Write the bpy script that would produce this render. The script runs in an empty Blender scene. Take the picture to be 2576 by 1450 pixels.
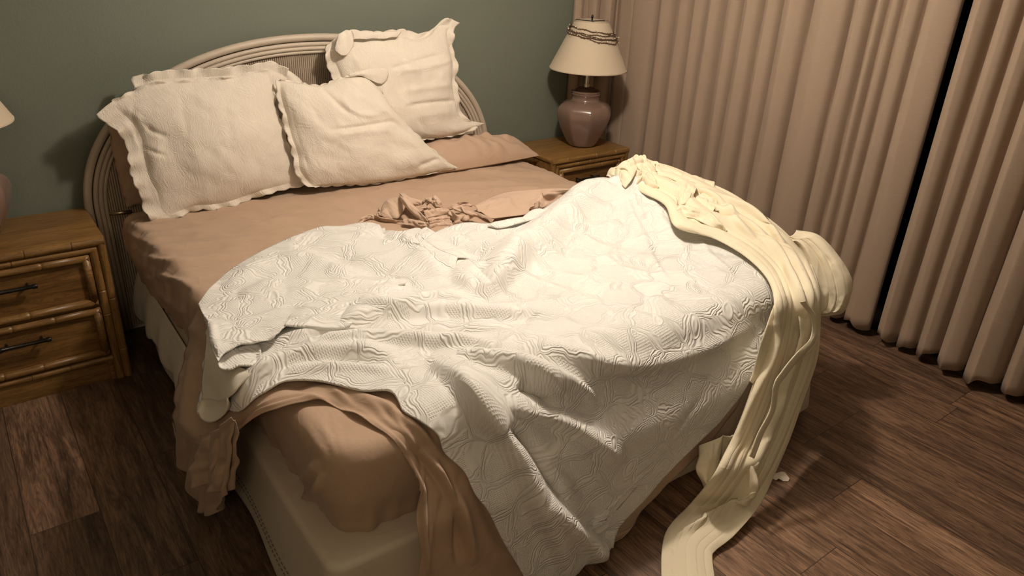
import bpy, math, random
import numpy as np
from mathutils import Vector

scene = bpy.context.scene
COL = scene.collection
random.seed(4)
RNG = np.random.RandomState(7)

# ------------------------------------------------------------------ camera
F_PX, YAW, PITCH, ROLL = 1855.7, .660, .446, .047
CAM = np.array([-.285, -3.508, 1.759])
FW = np.array([math.sin(YAW)*math.cos(PITCH), math.cos(YAW)*math.cos(PITCH), -math.sin(PITCH)])
_r = np.array([math.cos(YAW), -math.sin(YAW), 0.]); _u = np.cross(_r, FW)
RT = _r*math.cos(ROLL)+_u*math.sin(ROLL); UP = -_r*math.sin(ROLL)+_u*math.cos(ROLL)
cam_d = bpy.data.cameras.new('camera'); cam = bpy.data.objects.new('camera', cam_d); COL.objects.link(cam)
cam_d.sensor_width = 36; cam_d.sensor_fit = 'HORIZONTAL'; cam_d.lens = F_PX/2576*36; cam_d.clip_start = .05
from mathutils import Matrix
cam.matrix_world = Matrix(((RT[0], UP[0], -FW[0], CAM[0]), (RT[1], UP[1], -FW[1], CAM[1]), (RT[2], UP[2], -FW[2], CAM[2]), (0, 0, 0, 1)))
scene.camera = cam

# ------------------------------------------------------------------ world, lights, exposure
scene.view_settings.view_transform = 'Standard'; scene.view_settings.look = 'None'
scene.view_settings.gamma = 1; scene.view_settings.use_curve_mapping = False
scene.view_settings.exposure = 0.0
w = bpy.data.worlds.new('world'); scene.world = w; w.use_nodes = True
w.node_tree.nodes['Background'].inputs[0].default_value = (.30, .26, .2, 1)
w.node_tree.nodes['Background'].inputs[1].default_value = .10
def lamp_light(name, loc, energy, color, radius):
    l = bpy.data.lights.new(name, 'POINT'); l.energy = energy; l.color = color; l.shadow_soft_size = radius
    o = bpy.data.objects.new(name, l); o.location = loc; COL.objects.link(o); return o
lamp_light('ceiling_bulb', (1.45, -1.56, 2.28), 80, (1, .875, .755), .07)
lamp_light('fill_light', (-.9, -4.0, 2.1), 26, (1, .76, .53), .25)  # added fill behind the camera to lift the foot side, not a known fixture

# ------------------------------------------------------------------ pixel -> world helpers (onto real surfaces of the room)
def rays(P):
    P = np.atleast_2d(np.asarray(P, float))
    return FW + np.outer((P[:, 0]-1288)/F_PX, RT) - np.outer((P[:, 1]-725)/F_PX, UP)
def at(axis, val, P):
    d = rays(P); t = (val-CAM[axis])/d[:, axis]; return CAM + d*t[:, None]
def at1(axis, val, x, y): return at(axis, val, [(x, y)])[0]
def on_plane(P0, n, P):
    d = rays(P); t = ((np.array(P0)-CAM)@np.array(n))/(d@np.array(n)); return CAM + d*t[:, None]
def project(W):
    d = W-CAM; z = d@FW; return np.stack([1288+F_PX*(d@RT)/z, 725-F_PX*(d@UP)/z], -1)
def crom(P, n, arclen=True):
    """resample polyline P smoothly to n points"""
    P = np.asarray(P, float)
    if len(P) == 2:
        t = np.linspace(0, 1, n)[:, None]; return P[0]*(1-t)+P[1]*t
    Q = np.vstack([2*P[0]-P[1], P, 2*P[-1]-P[-2]]); out = []
    for i in range(1, len(Q)-2):
        p0, p1, p2, p3 = Q[i-1:i+3]
        for t in np.linspace(0, 1, 16, endpoint=False):
            out.append(.5*((2*p1)+(-p0+p2)*t+(2*p0-5*p1+4*p2-p3)*t*t+(-p0+3*p1-3*p2+p3)*t**3))
    out.append(P[-1]); out = np.array(out)
    if arclen:
        s = np.r_[0, np.cumsum(np.linalg.norm(np.diff(out, axis=0), axis=1))]
    else:
        s = np.linspace(0, 1, len(out))
    t = np.linspace(0, s[-1], n)
    return np.stack([np.interp(t, s, out[:, k]) for k in range(out.shape[1])], 1)
def coons(top, right, bottom, left, nu, nv):
    T, B = crom(top, nu), crom(bottom, nu); L, R_ = crom(left, nv), crom(right, nv)
    u = np.linspace(0, 1, nu)[None, :, None]; v = np.linspace(0, 1, nv)[:, None, None]
    G = (1-v)*T[None]+v*B[None]+(1-u)*L[:, None]+u*R_[:, None]
    G -= (1-u)*(1-v)*T[0]+u*(1-v)*T[-1]+(1-u)*v*B[0]+u*v*B[-1]
    return G
def smooth_noise(shape, sx, sy, seed=0):
    """band limited noise on a grid, sx, sy = number of cells"""
    r = np.random.RandomState(seed); g = r.randn(sy+3, sx+3)
    ny, nx = shape
    ys = np.linspace(0, sy-.001, ny); xs = np.linspace(0, sx-.001, nx)
    iy = ys.astype(int); ix = xs.astype(int); fy = ys-iy; fx = xs-ix
    fy = fy*fy*(3-2*fy); fx = fx*fx*(3-2*fx)
    a = g[iy][:, ix]; b = g[iy][:, ix+1]; c = g[iy+1][:, ix]; d = g[iy+1][:, ix+1]
    return (a*(1-fx)+b*fx)*(1-fy)[:, None]+(c*(1-fx)+d*fx)*fy[:, None]
def normals(G):
    du = np.gradient(G, axis=1); dv = np.gradient(G, axis=0)
    n = np.cross(du, dv); n /= np.linalg.norm(n, axis=-1, keepdims=True)+1e-9
    flip = np.sign(((CAM-G)*n).sum(-1).mean())
    return n*(flip if flip else 1)
def line_disp(px, spec):
    """sum of fold ridges; spec rows: (points, width one side, width other side, amplitude)"""
    H = np.zeros(px.shape[:-1])
    for pts, wl, wr, amp in spec:
        C_ = crom(pts, 60); d2 = np.full(px.shape[:-1], 1e18); side = np.zeros_like(d2); tt = np.zeros_like(d2)
        for i in range(len(C_)-1):
            a, b = C_[i], C_[i+1]; ab = b-a; q = px-a
            t = np.clip((q@ab)/(ab@ab+1e-9), 0, 1); r = q-t[..., None]*ab
            dd = (r**2).sum(-1); m = dd < d2
            d2[m] = dd[m]; side[m] = (ab[0]*q[..., 1]-ab[1]*q[..., 0])[m]; tt[m] = ((i+t)/(len(C_)-1))[m]
        w_ = np.where(side > 0, wr, wl); env = np.clip(np.sin(np.pi*np.clip(tt, .0, 1))*1.6, 0, 1)**.8
        H += amp*env*np.exp(-d2/(w_**2))
    return H

# ------------------------------------------------------------------ mesh helpers
def link(o, parent=None):
    COL.objects.link(o)
    if parent is not None: o.parent = parent
    return o
def mesh_obj(name, V, Fc, mat, parent=None, uv=None, smooth=True, attr=None):
    me = bpy.data.meshes.new(name); me.from_pydata([tuple(map(float, v)) for v in V], [], [tuple(f) for f in Fc])
    if mat: me.materials.append(mat)
    if smooth: me.polygons.foreach_set('use_smooth', [True]*len(me.polygons))
    if uv is not None:
        l = me.uv_layers.new(name='UVMap'); idx = np.zeros(len(me.loops), int); me.loops.foreach_get('vertex_index', idx)
        l.data.foreach_set('uv', np.asarray(uv, float)[idx].ravel())
    me.update(); o = bpy.data.objects.new(name, me); return link(o, parent)
def grid_faces(nv, nu, off=0, closed_u=False):
    f = []
    for j in range(nv-1):
        for i in range(nu-(0 if closed_u else 1)):
            k = (i+1) % nu
            f.append((off+j*nu+i, off+j*nu+k, off+(j+1)*nu+k, off+(j+1)*nu+i))
    return f
class MB:
    def __init__(s): s.v = []; s.f = []; s.uv = []
    def add(s, V, Fc, uv=None):
        o = len(s.v); V = np.asarray(V, float).reshape(-1, 3); s.v += list(V)
        s.f += [tuple(i+o for i in f) for f in Fc]
        s.uv += list(np.asarray(uv, float).reshape(-1, 2)) if uv is not None else [(v[0], v[1]) for v in V]
    def grid(s, G, uv=None):
        nv, nu = G.shape[:2]; s.add(G.reshape(-1, 3), grid_faces(nv, nu), uv)
    def box(s, a, b, bev=.0):
        a = np.array(a, float); b = np.array(b, float)
        if bev <= 0:
            V = [(x, y, z) for x in (a[0], b[0]) for y in (a[1], b[1]) for z in (a[2], b[2])]
            s.add(V, [(0, 1, 3, 2), (4, 6, 7, 5), (0, 4, 5, 1), (2, 3, 7, 6), (0, 2, 6, 4), (1, 5, 7, 3)]); return
        import bmesh
        bm = bmesh.new(); bmesh.ops.create_cube(bm, size=1)
        for v in bm.verts: v.co = Vector(((a+b)/2)[:])+Vector([v.co[k]*(b-a)[k] for k in range(3)])
        bmesh.ops.bevel(bm, geom=bm.edges[:], offset=bev, segments=3, affect='EDGES', profile=.6)
        bm.verts.index_update(); s.add([v.co[:] for v in bm.verts], [[v.index for v in f.verts] for f in bm.faces]); bm.free()
    def tube(s, P, r, n=12, cap=True, squash=None):
        P = np.asarray(P, float); m = len(P); r = np.broadcast_to(np.asarray(r, float), (m,))
        T = np.gradient(P, axis=0); T /= np.linalg.norm(T, axis=1)[:, None]+1e-12
        ref = np.array([0, 0, 1.]) if abs(T[0][2]) < .9 else np.array([1., 0, 0])
        a = np.cross(T[0], ref); a /= np.linalg.norm(a); V = []
        for i in range(m):
            a = a-T[i]*(a@T[i]); a /= np.linalg.norm(a)+1e-12; b = np.cross(T[i], a)
            for k in range(n):
                th = 2*math.pi*k/n; V.append(P[i]+r[i]*(math.cos(th)*a+math.sin(th)*b))
        F_ = grid_faces(m, n, closed_u=True)
        if cap: F_ += [tuple(range(n))[::-1], tuple(range((m-1)*n, m*n))]
        s.add(V, F_)
    def lathe(s, prof, c, n=48, facets=None):
        V = []
        for (r, z) in prof:
            for k in range(n):
                th = 2*math.pi*k/n; rr = r
                if facets:
                    nf, ph, mix, z0, z1 = facets
                    wgt = mix*np.clip((z-z0)/.03, 0, 1)*np.clip((z1-z)/.06, 0, 1)
                    seg = math.pi*2/nf; loc = ((th-ph) % seg)-seg/2
                    rr = r*(1-wgt+wgt*math.cos(seg/2)/math.cos(loc)*1.04)
                V.append((c[0]+rr*math.cos(th), c[1]+rr*math.sin(th), c[2]+z))
        s.add(V, grid_faces(len(prof), n, closed_u=True))
    def build(s, name, mat, parent=None, smooth=True):
        return mesh_obj(name, s.v, s.f, mat, parent, uv=np.array(s.uv), smooth=smooth)
def tag(o, label=None, cat=None, group=None, kind=None):
    if label: o['label'] = label
    if cat: o['category'] = cat
    if group: o['group'] = group
    if kind: o['kind'] = kind
    return o
def empty(name, loc, label, cat, group=None):
    o = bpy.data.objects.new(name, None); o.location = loc; o.empty_display_size = .1; COL.objects.link(o)
    bpy.context.view_layer.update()
    return tag(o, label, cat, group)
def adopt(part, root):
    """parent while keeping the world place (roots are only translated / rotated about z)"""
    part.parent = root; part.matrix_parent_inverse = root.matrix_world.inverted(); return part
def thick(o, t, off=0.):
    m = o.modifiers.new('thickness', 'SOLIDIFY'); m.thickness = t; m.offset = off; return o
def auto(o, ang=40):
    me = o.data
    try: me.set_sharp_from_angle(angle=math.radians(ang))
    except Exception: pass
    return o

# ------------------------------------------------------------------ materials
def new_mat(name):
    m = bpy.data.materials.new(name); m.use_nodes = True; nt = m.node_tree
    return m, nt, nt.nodes['Principled BSDF']
def N(nt, t, **kw):
    n = nt.nodes.new(t)
    for k, v in kw.items():
        if k.startswith('i_'): n.inputs[int(k[2:])].default_value = v
        else: setattr(n, k, v)
    return n
def ramp(nt, stops):
    r = nt.nodes.new('ShaderNodeValToRGB'); e = r.color_ramp.elements
    while len(e) < len(stops): e.new(.5)
    for k, (p, c) in enumerate(stops): e[k].position = p; e[k].color = (*c, 1)
    return r
def math_n(nt, op, a=None, b=None, c=None):
    n = nt.nodes.new('ShaderNodeMath'); n.operation = op
    for k, v in enumerate((a, b, c)):
        if v is None: continue
        if isinstance(v, (int, float)): n.inputs[k].default_value = v
        else: nt.links.new(v, n.inputs[k])
    return n.outputs[0]
def mixc(nt, fac, a, b, blend='MIX'):
    n = nt.nodes.new('ShaderNodeMix'); n.data_type = 'RGBA'; n.blend_type = blend
    for sock, v in ((n.inputs[0], fac), (n.inputs[6], a), (n.inputs[7], b)):
        if isinstance(v, (int, float)): sock.default_value = v
        elif isinstance(v, tuple): sock.default_value = (*v, 1)
        else: nt.links.new(v, sock)
    return n.outputs[2]
def coords(nt, kind='Object', scale=(1, 1, 1), rot=(0, 0, 0)):
    tc = nt.nodes.new('ShaderNodeTexCoord'); mp = nt.nodes.new('ShaderNodeMapping')
    mp.inputs[3].default_value = scale; mp.inputs[2].default_value = rot
    nt.links.new(tc.outputs[kind], mp.inputs[0]); return mp.outputs[0]
def noise(nt, vec, scale, detail=3, rough=.5, dist=0):
    n = N(nt, 'ShaderNodeTexNoise'); n.inputs['Scale'].default_value = scale; n.inputs['Detail'].default_value = detail
    n.inputs['Roughness'].default_value = rough; n.inputs['Distortion'].default_value = dist
    if vec is not None: nt.links.new(vec, n.inputs['Vector'])
    return n.outputs['Fac']
def bump(nt, h, strength, dist, bsdf, prev=None):
    b = N(nt, 'ShaderNodeBump'); b.inputs['Strength'].default_value = strength; b.inputs['Distance'].default_value = dist
    nt.links.new(h, b.inputs['Height'])
    if prev: nt.links.new(prev, b.inputs['Normal'])
    nt.links.new(b.outputs[0], bsdf.inputs['Normal']); return b.outputs[0]

def mat_wall(name, col):
    m, nt, b = new_mat(name); v = coords(nt)
    c = mixc(nt, noise(nt, v, 1.6, 4), tuple(x*.93 for x in col), tuple(x*1.06 for x in col))
    nt.links.new(c, b.inputs['Base Color']); b.inputs['Roughness'].default_value = .75
    bump(nt, noise(nt, v, 90, 4, .6), .35, .004, b); return m
def mat_plain(name, col, rough=.6, metal=0, **kw):
    m, nt, b = new_mat(name); v = coords(nt)
    c = mixc(nt, noise(nt, v, 30, 4), tuple(x*.92 for x in col), tuple(x*1.07 for x in col))
    nt.links.new(c, b.inputs['Base Color']); b.inputs['Roughness'].default_value = rough; b.inputs['Metallic'].default_value = metal
    for k, x in kw.items(): b.inputs[k.replace('_', ' ')].default_value = x
    return m
def mat_cloth(name, col, wr=.5, wscale=9, weave=900, sheen=.15, var=.06, tint=None):
    """plain woven cotton with fine creases"""
    m, nt, b = new_mat(name); v = coords(nt, 'Object')
    c = mixc(nt, noise(nt, v, 5, 5, .6), tuple(x*(1-var) for x in col), tuple(min(1, x*(1+var)) for x in col))
    if tint: c = mixc(nt, math_n(nt, 'MULTIPLY', noise(nt, v, 2.2, 2), .8), c, tint)
    nt.links.new(c, b.inputs['Base Color']); b.inputs['Roughness'].default_value = .85
    b.inputs['Sheen Weight'].default_value = sheen; b.inputs['Sheen Roughness'].default_value = .5
    n1 = N(nt, 'ShaderNodeTexNoise'); n1.inputs['Scale'].default_value = wscale*.8; n1.inputs['Detail'].default_value = 4; n1.inputs['Distortion'].default_value = .35
    nt.links.new(v, n1.inputs['Vector'])
    # creases: ridged noise
    rid = math_n(nt, 'ABSOLUTE', math_n(nt, 'SUBTRACT', n1.outputs['Fac'], .5))
    rid = math_n(nt, 'POWER', math_n(nt, 'SUBTRACT', 1.0, math_n(nt, 'MULTIPLY', rid, 4.0)), 3.0)
    b1 = bump(nt, rid, wr*.8, .004, b)
    n2 = noise(nt, v, weave, 1)
    bump(nt, n2, .12, .0008, b, b1)
    return m
def mat_matelasse(name, col, depth=.0022, strength=1.0, fine=1.0, crinkle=0.):
    """quilted coverlet: meandering cord lines, ringed medallions, basket weave ground"""
    m, nt, b = new_mat(name)
    uv = coords(nt, 'UV', (fine, fine, 1), rot=(0, 0, .7))
    warp = N(nt, 'ShaderNodeTexNoise'); warp.inputs['Scale'].default_value = 9; warp.inputs['Detail'].default_value = 1
    nt.links.new(uv, warp.inputs['Vector'])
    mr = N(nt, 'ShaderNodeVectorMath', operation='MULTIPLY_ADD'); nt.links.new(warp.outputs['Color'], mr.inputs[0])
    mr.inputs[1].default_value = (.060, .060, 0); nt.links.new(uv, mr.inputs[2]); wuv = mr.outputs[0]
    # quilting cords: evenly spaced contour lines around warped cells
    ve = N(nt, 'ShaderNodeTexVoronoi', feature='DISTANCE_TO_EDGE'); ve.inputs['Scale'].default_value = 7.5
    wb = N(nt, 'ShaderNodeTexNoise'); wb.inputs['Scale'].default_value = 16; wb.inputs['Detail'].default_value = 2
    nt.links.new(uv, wb.inputs['Vector'])
    mb2 = N(nt, 'ShaderNodeVectorMath', operation='MULTIPLY_ADD'); nt.links.new(wb.outputs['Color'], mb2.inputs[0])
    mb2.inputs[1].default_value = (.045, .045, 0); nt.links.new(wuv, mb2.inputs[2]); nt.links.new(mb2.outputs[0], ve.inputs['Vector'])
    mean = math_n(nt, 'SINE', math_n(nt, 'MULTIPLY', ve.outputs['Distance'], 96))
    # eye shaped medallions
    vo = N(nt, 'ShaderNodeTexVoronoi'); vo.inputs['Scale'].default_value = 5.2; vo.inputs['Randomness'].default_value = .55
    sc = N(nt, 'ShaderNodeVectorMath', operation='MULTIPLY'); sc.inputs[1].default_value = (1.5, .75, 1)
    nt.links.new(wuv, sc.inputs[0]); nt.links.new(sc.outputs[0], vo.inputs['Vector'])
    d = vo.outputs['Distance']
    ring = math_n(nt, 'SINE', math_n(nt, 'MULTIPLY', d, 125))
    rm = math_n(nt, 'LESS_THAN', d, .23)
    # weave
    sp = N(nt, 'ShaderNodeSeparateXYZ'); nt.links.new(uv, sp.inputs[0])
    sx = math_n(nt, 'SINE', math_n(nt, 'MULTIPLY', math_n(nt, 'ADD', sp.outputs[0], sp.outputs[1]), 640))
    sy = math_n(nt, 'SINE', math_n(nt, 'MULTIPLY', math_n(nt, 'SUBTRACT', sp.outputs[0], sp.outputs[1]), 640))
    weave = math_n(nt, 'MULTIPLY', math_n(nt, 'MAXIMUM', sx, sy), .55)
    lines = N(nt, 'ShaderNodeMix'); lines.data_type = 'FLOAT'
    nt.links.new(rm, lines.inputs[0]); nt.links.new(mean, lines.inputs[2]); nt.links.new(ring, lines.inputs[3])
    zone = math_n(nt, 'GREATER_THAN', math_n(nt, 'ADD', ve.outputs['Distance'], math_n(nt, 'MULTIPLY', noise(nt, wuv, 6, 0), .22)), .245)
    zone = math_n(nt, 'MULTIPLY', zone, math_n(nt, 'SUBTRACT', 1.0, rm))
    h = N(nt, 'ShaderNodeMix'); h.data_type = 'FLOAT'
    nt.links.new(math_n(nt, 'MULTIPLY', zone, .92), h.inputs[0]); nt.links.new(lines.outputs[0], h.inputs[2]); nt.links.new(weave, h.inputs[3])
    v = coords(nt)
    c = mixc(nt, noise(nt, v, 3, 3), tuple(x*.965 for x in col), col)
    nt.links.new(c, b.inputs['Base Color']); b.inputs['Roughness'].default_value = .9
    b.inputs['Sheen Weight'].default_value = .1
    b1 = bump(nt, h.outputs[0], strength, depth, b)
    if crinkle:
        cr_ = noise(nt, coords(nt, 'UV', (42, 11, 1)), 1.0, 4, .6, 1.5)
        cr_ = math_n(nt, 'POWER', math_n(nt, 'SUBTRACT', 1.0, math_n(nt, 'MULTIPLY', math_n(nt, 'ABSOLUTE', math_n(nt, 'SUBTRACT', cr_, .5)), 5.0)), 2.0)
        b1 = bump(nt, cr_, crinkle, .003, b, b1)
    bump(nt, noise(nt, v, 700, 2), .15, .001, b, b1)
    return m
def mat_linen(name, col):
    """curtain weave: vertical and horizontal slubs"""
    m, nt, b = new_mat(name)
    a = noise(nt, coords(nt, 'UV', (3.0, 160, 1)), 4, 4, .6)
    c2 = noise(nt, coords(nt, 'UV', (260, 6, 1)), 4, 3, .6)
    f = math_n(nt, 'MULTIPLY', math_n(nt, 'ADD', a, c2), .5)
    sl = ramp(nt, [(.60, (0, 0, 0)), (.72, (1, 1, 1))]); nt.links.new(noise(nt, coords(nt, 'UV', (2.2, 48, 1)), 5, 2), sl.inputs[0])
    c = mixc(nt, f, tuple(x*.86 for x in col), tuple(x*1.12 for x in col))
    c = mixc(nt, math_n(nt, 'MULTIPLY', sl.outputs[0], .25), c, tuple(x*1.45 for x in col))
    nt.links.new(c, b.inputs['Base Color']); b.inputs['Roughness'].default_value = .9; b.inputs['Sheen Weight'].default_value = .08
    bump(nt, math_n(nt, 'ADD', f, sl.outputs[0]), .25, .002, b); return m
def mat_wood(name, dark, light, axis='x', rough=.38, scale=1):
    m, nt, b = new_mat(name)
    s = {'x': (1.2, 14, 14), 'y': (14, 1.2, 14), 'z': (14, 14, 1.2)}[axis]
    v = coords(nt, 'Object', tuple(k*scale for k in s))
    n1 = noise(nt, v, 2.2, 5, .65, 1.4); n2 = noise(nt, v, 14, 3, .6, .3)
    f = math_n(nt, 'ADD', math_n(nt, 'MULTIPLY', n1, .65), math_n(nt, 'MULTIPLY', n2, .35))
    rings = math_n(nt, 'ABSOLUTE', math_n(nt, 'SINE', math_n(nt, 'MULTIPLY', n1, 34)))
    r = ramp(nt, [(.30, dark), (.48, tuple((a+c)/2 for a, c in zip(dark, light))), (.68, light)]); nt.links.new(f, r.inputs[0])
    c = mixc(nt, math_n(nt, 'MULTIPLY', math_n(nt, 'POWER', math_n(nt, 'SUBTRACT', 1.0, rings), 3), .55), r.outputs[0], tuple(x*.55 for x in dark))
    nt.links.new(c, b.inputs['Base Color']); b.inputs['Roughness'].default_value = rough
    bump(nt, f, .3, .0015, b); return m
def mat_floor():
    m, nt, b = new_mat('vinyl_plank_floor')
    at_ = N(nt, 'ShaderNodeAttribute', attribute_name='tone')
    sp = N(nt, 'ShaderNodeSeparateColor'); nt.links.new(at_.outputs['Color'], sp.inputs[0])
    tone, rnd, dirc = sp.outputs[0], sp.outputs[1], sp.outputs[2]
    v = coords(nt, 'Object', (11, 1.0, 1))
    off = N(nt, 'ShaderNodeVectorMath', operation='ADD'); nt.links.new(v, off.inputs[0])
    cb = N(nt, 'ShaderNodeCombineXYZ'); nt.links.new(math_n(nt, 'MULTIPLY', rnd, 37.0), cb.inputs[1]); nt.links.new(math_n(nt, 'MULTIPLY', rnd, 91.0), cb.inputs[2])
    nt.links.new(cb.outputs[0], off.inputs[1]); vv = off.outputs[0]
    big = noise(nt, vv, .95, 2, .5, 1.6)
    n1 = noise(nt, vv, 1.9, 6, .7, 1.1); n2 = noise(nt, vv, 12, 4, .7, .4)
    rings = math_n(nt, 'ABSOLUTE', math_n(nt, 'SINE', math_n(nt, 'MULTIPLY', big, 46)))
    rings = math_n(nt, 'POWER', math_n(nt, 'SUBTRACT', 1.0, rings), 2.5)
    f = math_n(nt, 'ADD', math_n(nt, 'MULTIPLY', n1, .6), math_n(nt, 'MULTIPLY', n2, .4))
    r = ramp(nt, [(.36, (.035, .018, .011)), (.46, (.13, .074, .044)), (.55, (.24, .142, .086)), (.68, (.36, .225, .14))]); nt.links.new(f, r.inputs[0])
    c = mixc(nt, math_n(nt, 'MULTIPLY', rings, .55), r.outputs[0], (.05, .027, .017))
    tn = N(nt, 'ShaderNodeCombineXYZ')
    t2 = math_n(nt, 'ADD', math_n(nt, 'MULTIPLY', tone, .85), .50)
    for k in range(3): nt.links.new(t2, tn.inputs[k])
    c = mixc(nt, 1.0, c, tn.outputs[0], 'MULTIPLY')
    # plank joints from UV (metres from plank edge)
    uvn = N(nt, 'ShaderNodeUVMap'); su = N(nt, 'ShaderNodeSeparateXYZ'); nt.links.new(uvn.outputs[0], su.inputs[0])
    def edge(x, wd):
        q = math_n(nt, 'MULTIPLY', math_n(nt, 'ABSOLUTE', math_n(nt, 'SUBTRACT', x, .5)), 2.0)
        return math_n(nt, 'GREATER_THAN', q, 1-wd)
    e = math_n(nt, 'MAXIMUM', edge(su.outputs[0], .016), edge(su.outputs[1], .0026))
    c = mixc(nt, math_n(nt, 'MULTIPLY', e, .8), c, (.02, .011, .007))
    nt.links.new(c, b.inputs['Base Color']); b.inputs['Roughness'].default_value = .46
    hh = math_n(nt, 'SUBTRACT', math_n(nt, 'MULTIPLY', f, .3), e)
    bump(nt, hh, .35, .002, b); return m

M = {}
M['wall'] = mat_wall('sage_green_paint', (.148, .164, .123))
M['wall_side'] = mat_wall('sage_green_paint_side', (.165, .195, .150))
M['ceiling'] = mat_wall('ceiling_paint', (.75, .72, .66))
M['trim'] = mat_plain('white_trim_paint', (.6, .57, .5), .5)
M['floor'] = mat_floor()
M['oak'] = mat_wood('golden_oak', (.085, .038, .010), (.34, .185, .055), 'x')
M['oakv'] = mat_wood('golden_oak_upright', (.085, .038, .010), (.33, .18, .052), 'z')
M['oakpanel'] = mat_wood('oak_panel', (.07, .030, .009), (.30, .155, .045), 'x', .42, .8)
M['bronze'] = mat_plain('dark_bronze', (.035, .030, .024), .38, .7)
M['brass'] = mat_plain('brushed_nickel', (.62, .55, .42), .28, 1)
M['ceramic'] = mat_plain('mauve_glazed_ceramic', (.200, .130, .098), .16, 0, Coat_Weight=.6, Coat_Roughness=.08)
M['shade'] = mat_cloth('lampshade_linen', (.56, .46, .335), .05, 9, 600, .05)
M['twig'] = mat_plain('brown_twig', (.10, .055, .03), .8)
M['berry'] = mat_plain('cream_berry', (.70, .58, .42), .5)
M['curtain'] = mat_linen('mauve_taupe_linen', (.365, .268, .192))
M['rattan'] = mat_plain('whitewashed_rattan', (.50, .42, .325), .5)
M['reed'] = mat_plain('whitewashed_reed', (.43, .35, .265), .6)
M['tan'] = mat_cloth('tan_cotton_sheet', (.455, .315, .218), .5, 7, 900, .1)
M['tanp'] = mat_cloth('tan_pillowcase', (.475, .330, .232), .45, 9, 900, .1)
M['rose'] = mat_cloth('pale_tan_flat_sheet', (.525, .375, .275), .5, 8, 900, .1)
M['cream'] = mat_cloth('cream_cotton_sheet', (.80, .715, .53), .6, 9, 900, .1, .03)
M['skirt'] = mat_cloth('off_white_skirt_cotton', (.56, .48, .37), .35, 6, 900, .1)
M['coverlet'] = mat_matelasse('white_matelasse', (.82, .80, .75), .0019, .75)
M['coverback'] = mat_cloth('coverlet_reverse', (.80, .74, .62), .15, 9, 500, .2, .03)
M['sham'] = mat_matelasse('ivory_matelasse_sham', (.74, .665, .56), .0009, .40, 1.7, .35)
M['paper'] = mat_plain('white_paper', (.7, .62, .52), .8)
m_, nt_, b_ = new_mat('night_glass'); b_.inputs['Base Color'].default_value = (.006, .006, .007, 1); b_.inputs['Roughness'].default_value = .3
M['glass'] = m_
M['stitch'] = mat_plain('hem_stitching', (.22, .17, .12), .9)

# ------------------------------------------------------------------ the room
X_R, X_L, Y_F, ZC = 3.24, -2.4, -4.8, 2.44
def quad(name, pts, mat, kind='structure', label=None):
    o = mesh_obj(name, pts, [(0, 1, 2, 3)], mat, smooth=False); tag(o, label, None, None, kind); thick(o, .02, 1 if False else 0); return o
def slab(name, a, b, mat):
    mb = MB(); mb.box(a, b); o = mb.build(name, mat, smooth=False); return tag(o, kind='structure')
slab('wall_back', (X_L-.1, 0, 0), (X_R+.1, .1, ZC), M['wall'])
slab('wall_left', (X_L-.1, Y_F, 0), (X_L, 0, ZC), M['wall_side'])
slab('wall_front', (X_L-.1, Y_F-.1, 0), (X_R+.1, Y_F, ZC), M['wall_side'])
mbw = MB(); mbw.box((X_R, -.7, 0), (X_R+.1, 0, ZC)); mbw.box((X_R, Y_F, 0), (X_R+.1, -3.6, ZC)); mbw.box((X_R, -3.6, 2.1), (X_R+.1, -.7, ZC))
tag(mbw.build('wall_right', M['wall_side'], smooth=False), kind='structure')
mbw = MB(); mbw.box((X_R+.03, -3.6, 0), (X_R+.05, -.7, 2.1)); tag(mbw.build('window_1', M['glass'], smooth=False), kind='structure', label='dark night glass behind the curtains')
slab('ceiling', (X_L-.1, Y_F-.1, ZC), (X_R+.1, .1, ZC+.1), M['ceiling'])
slab('baseboard_back', (X_L, -.014, 0), (X_R, 0, .09), M['trim'])

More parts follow.
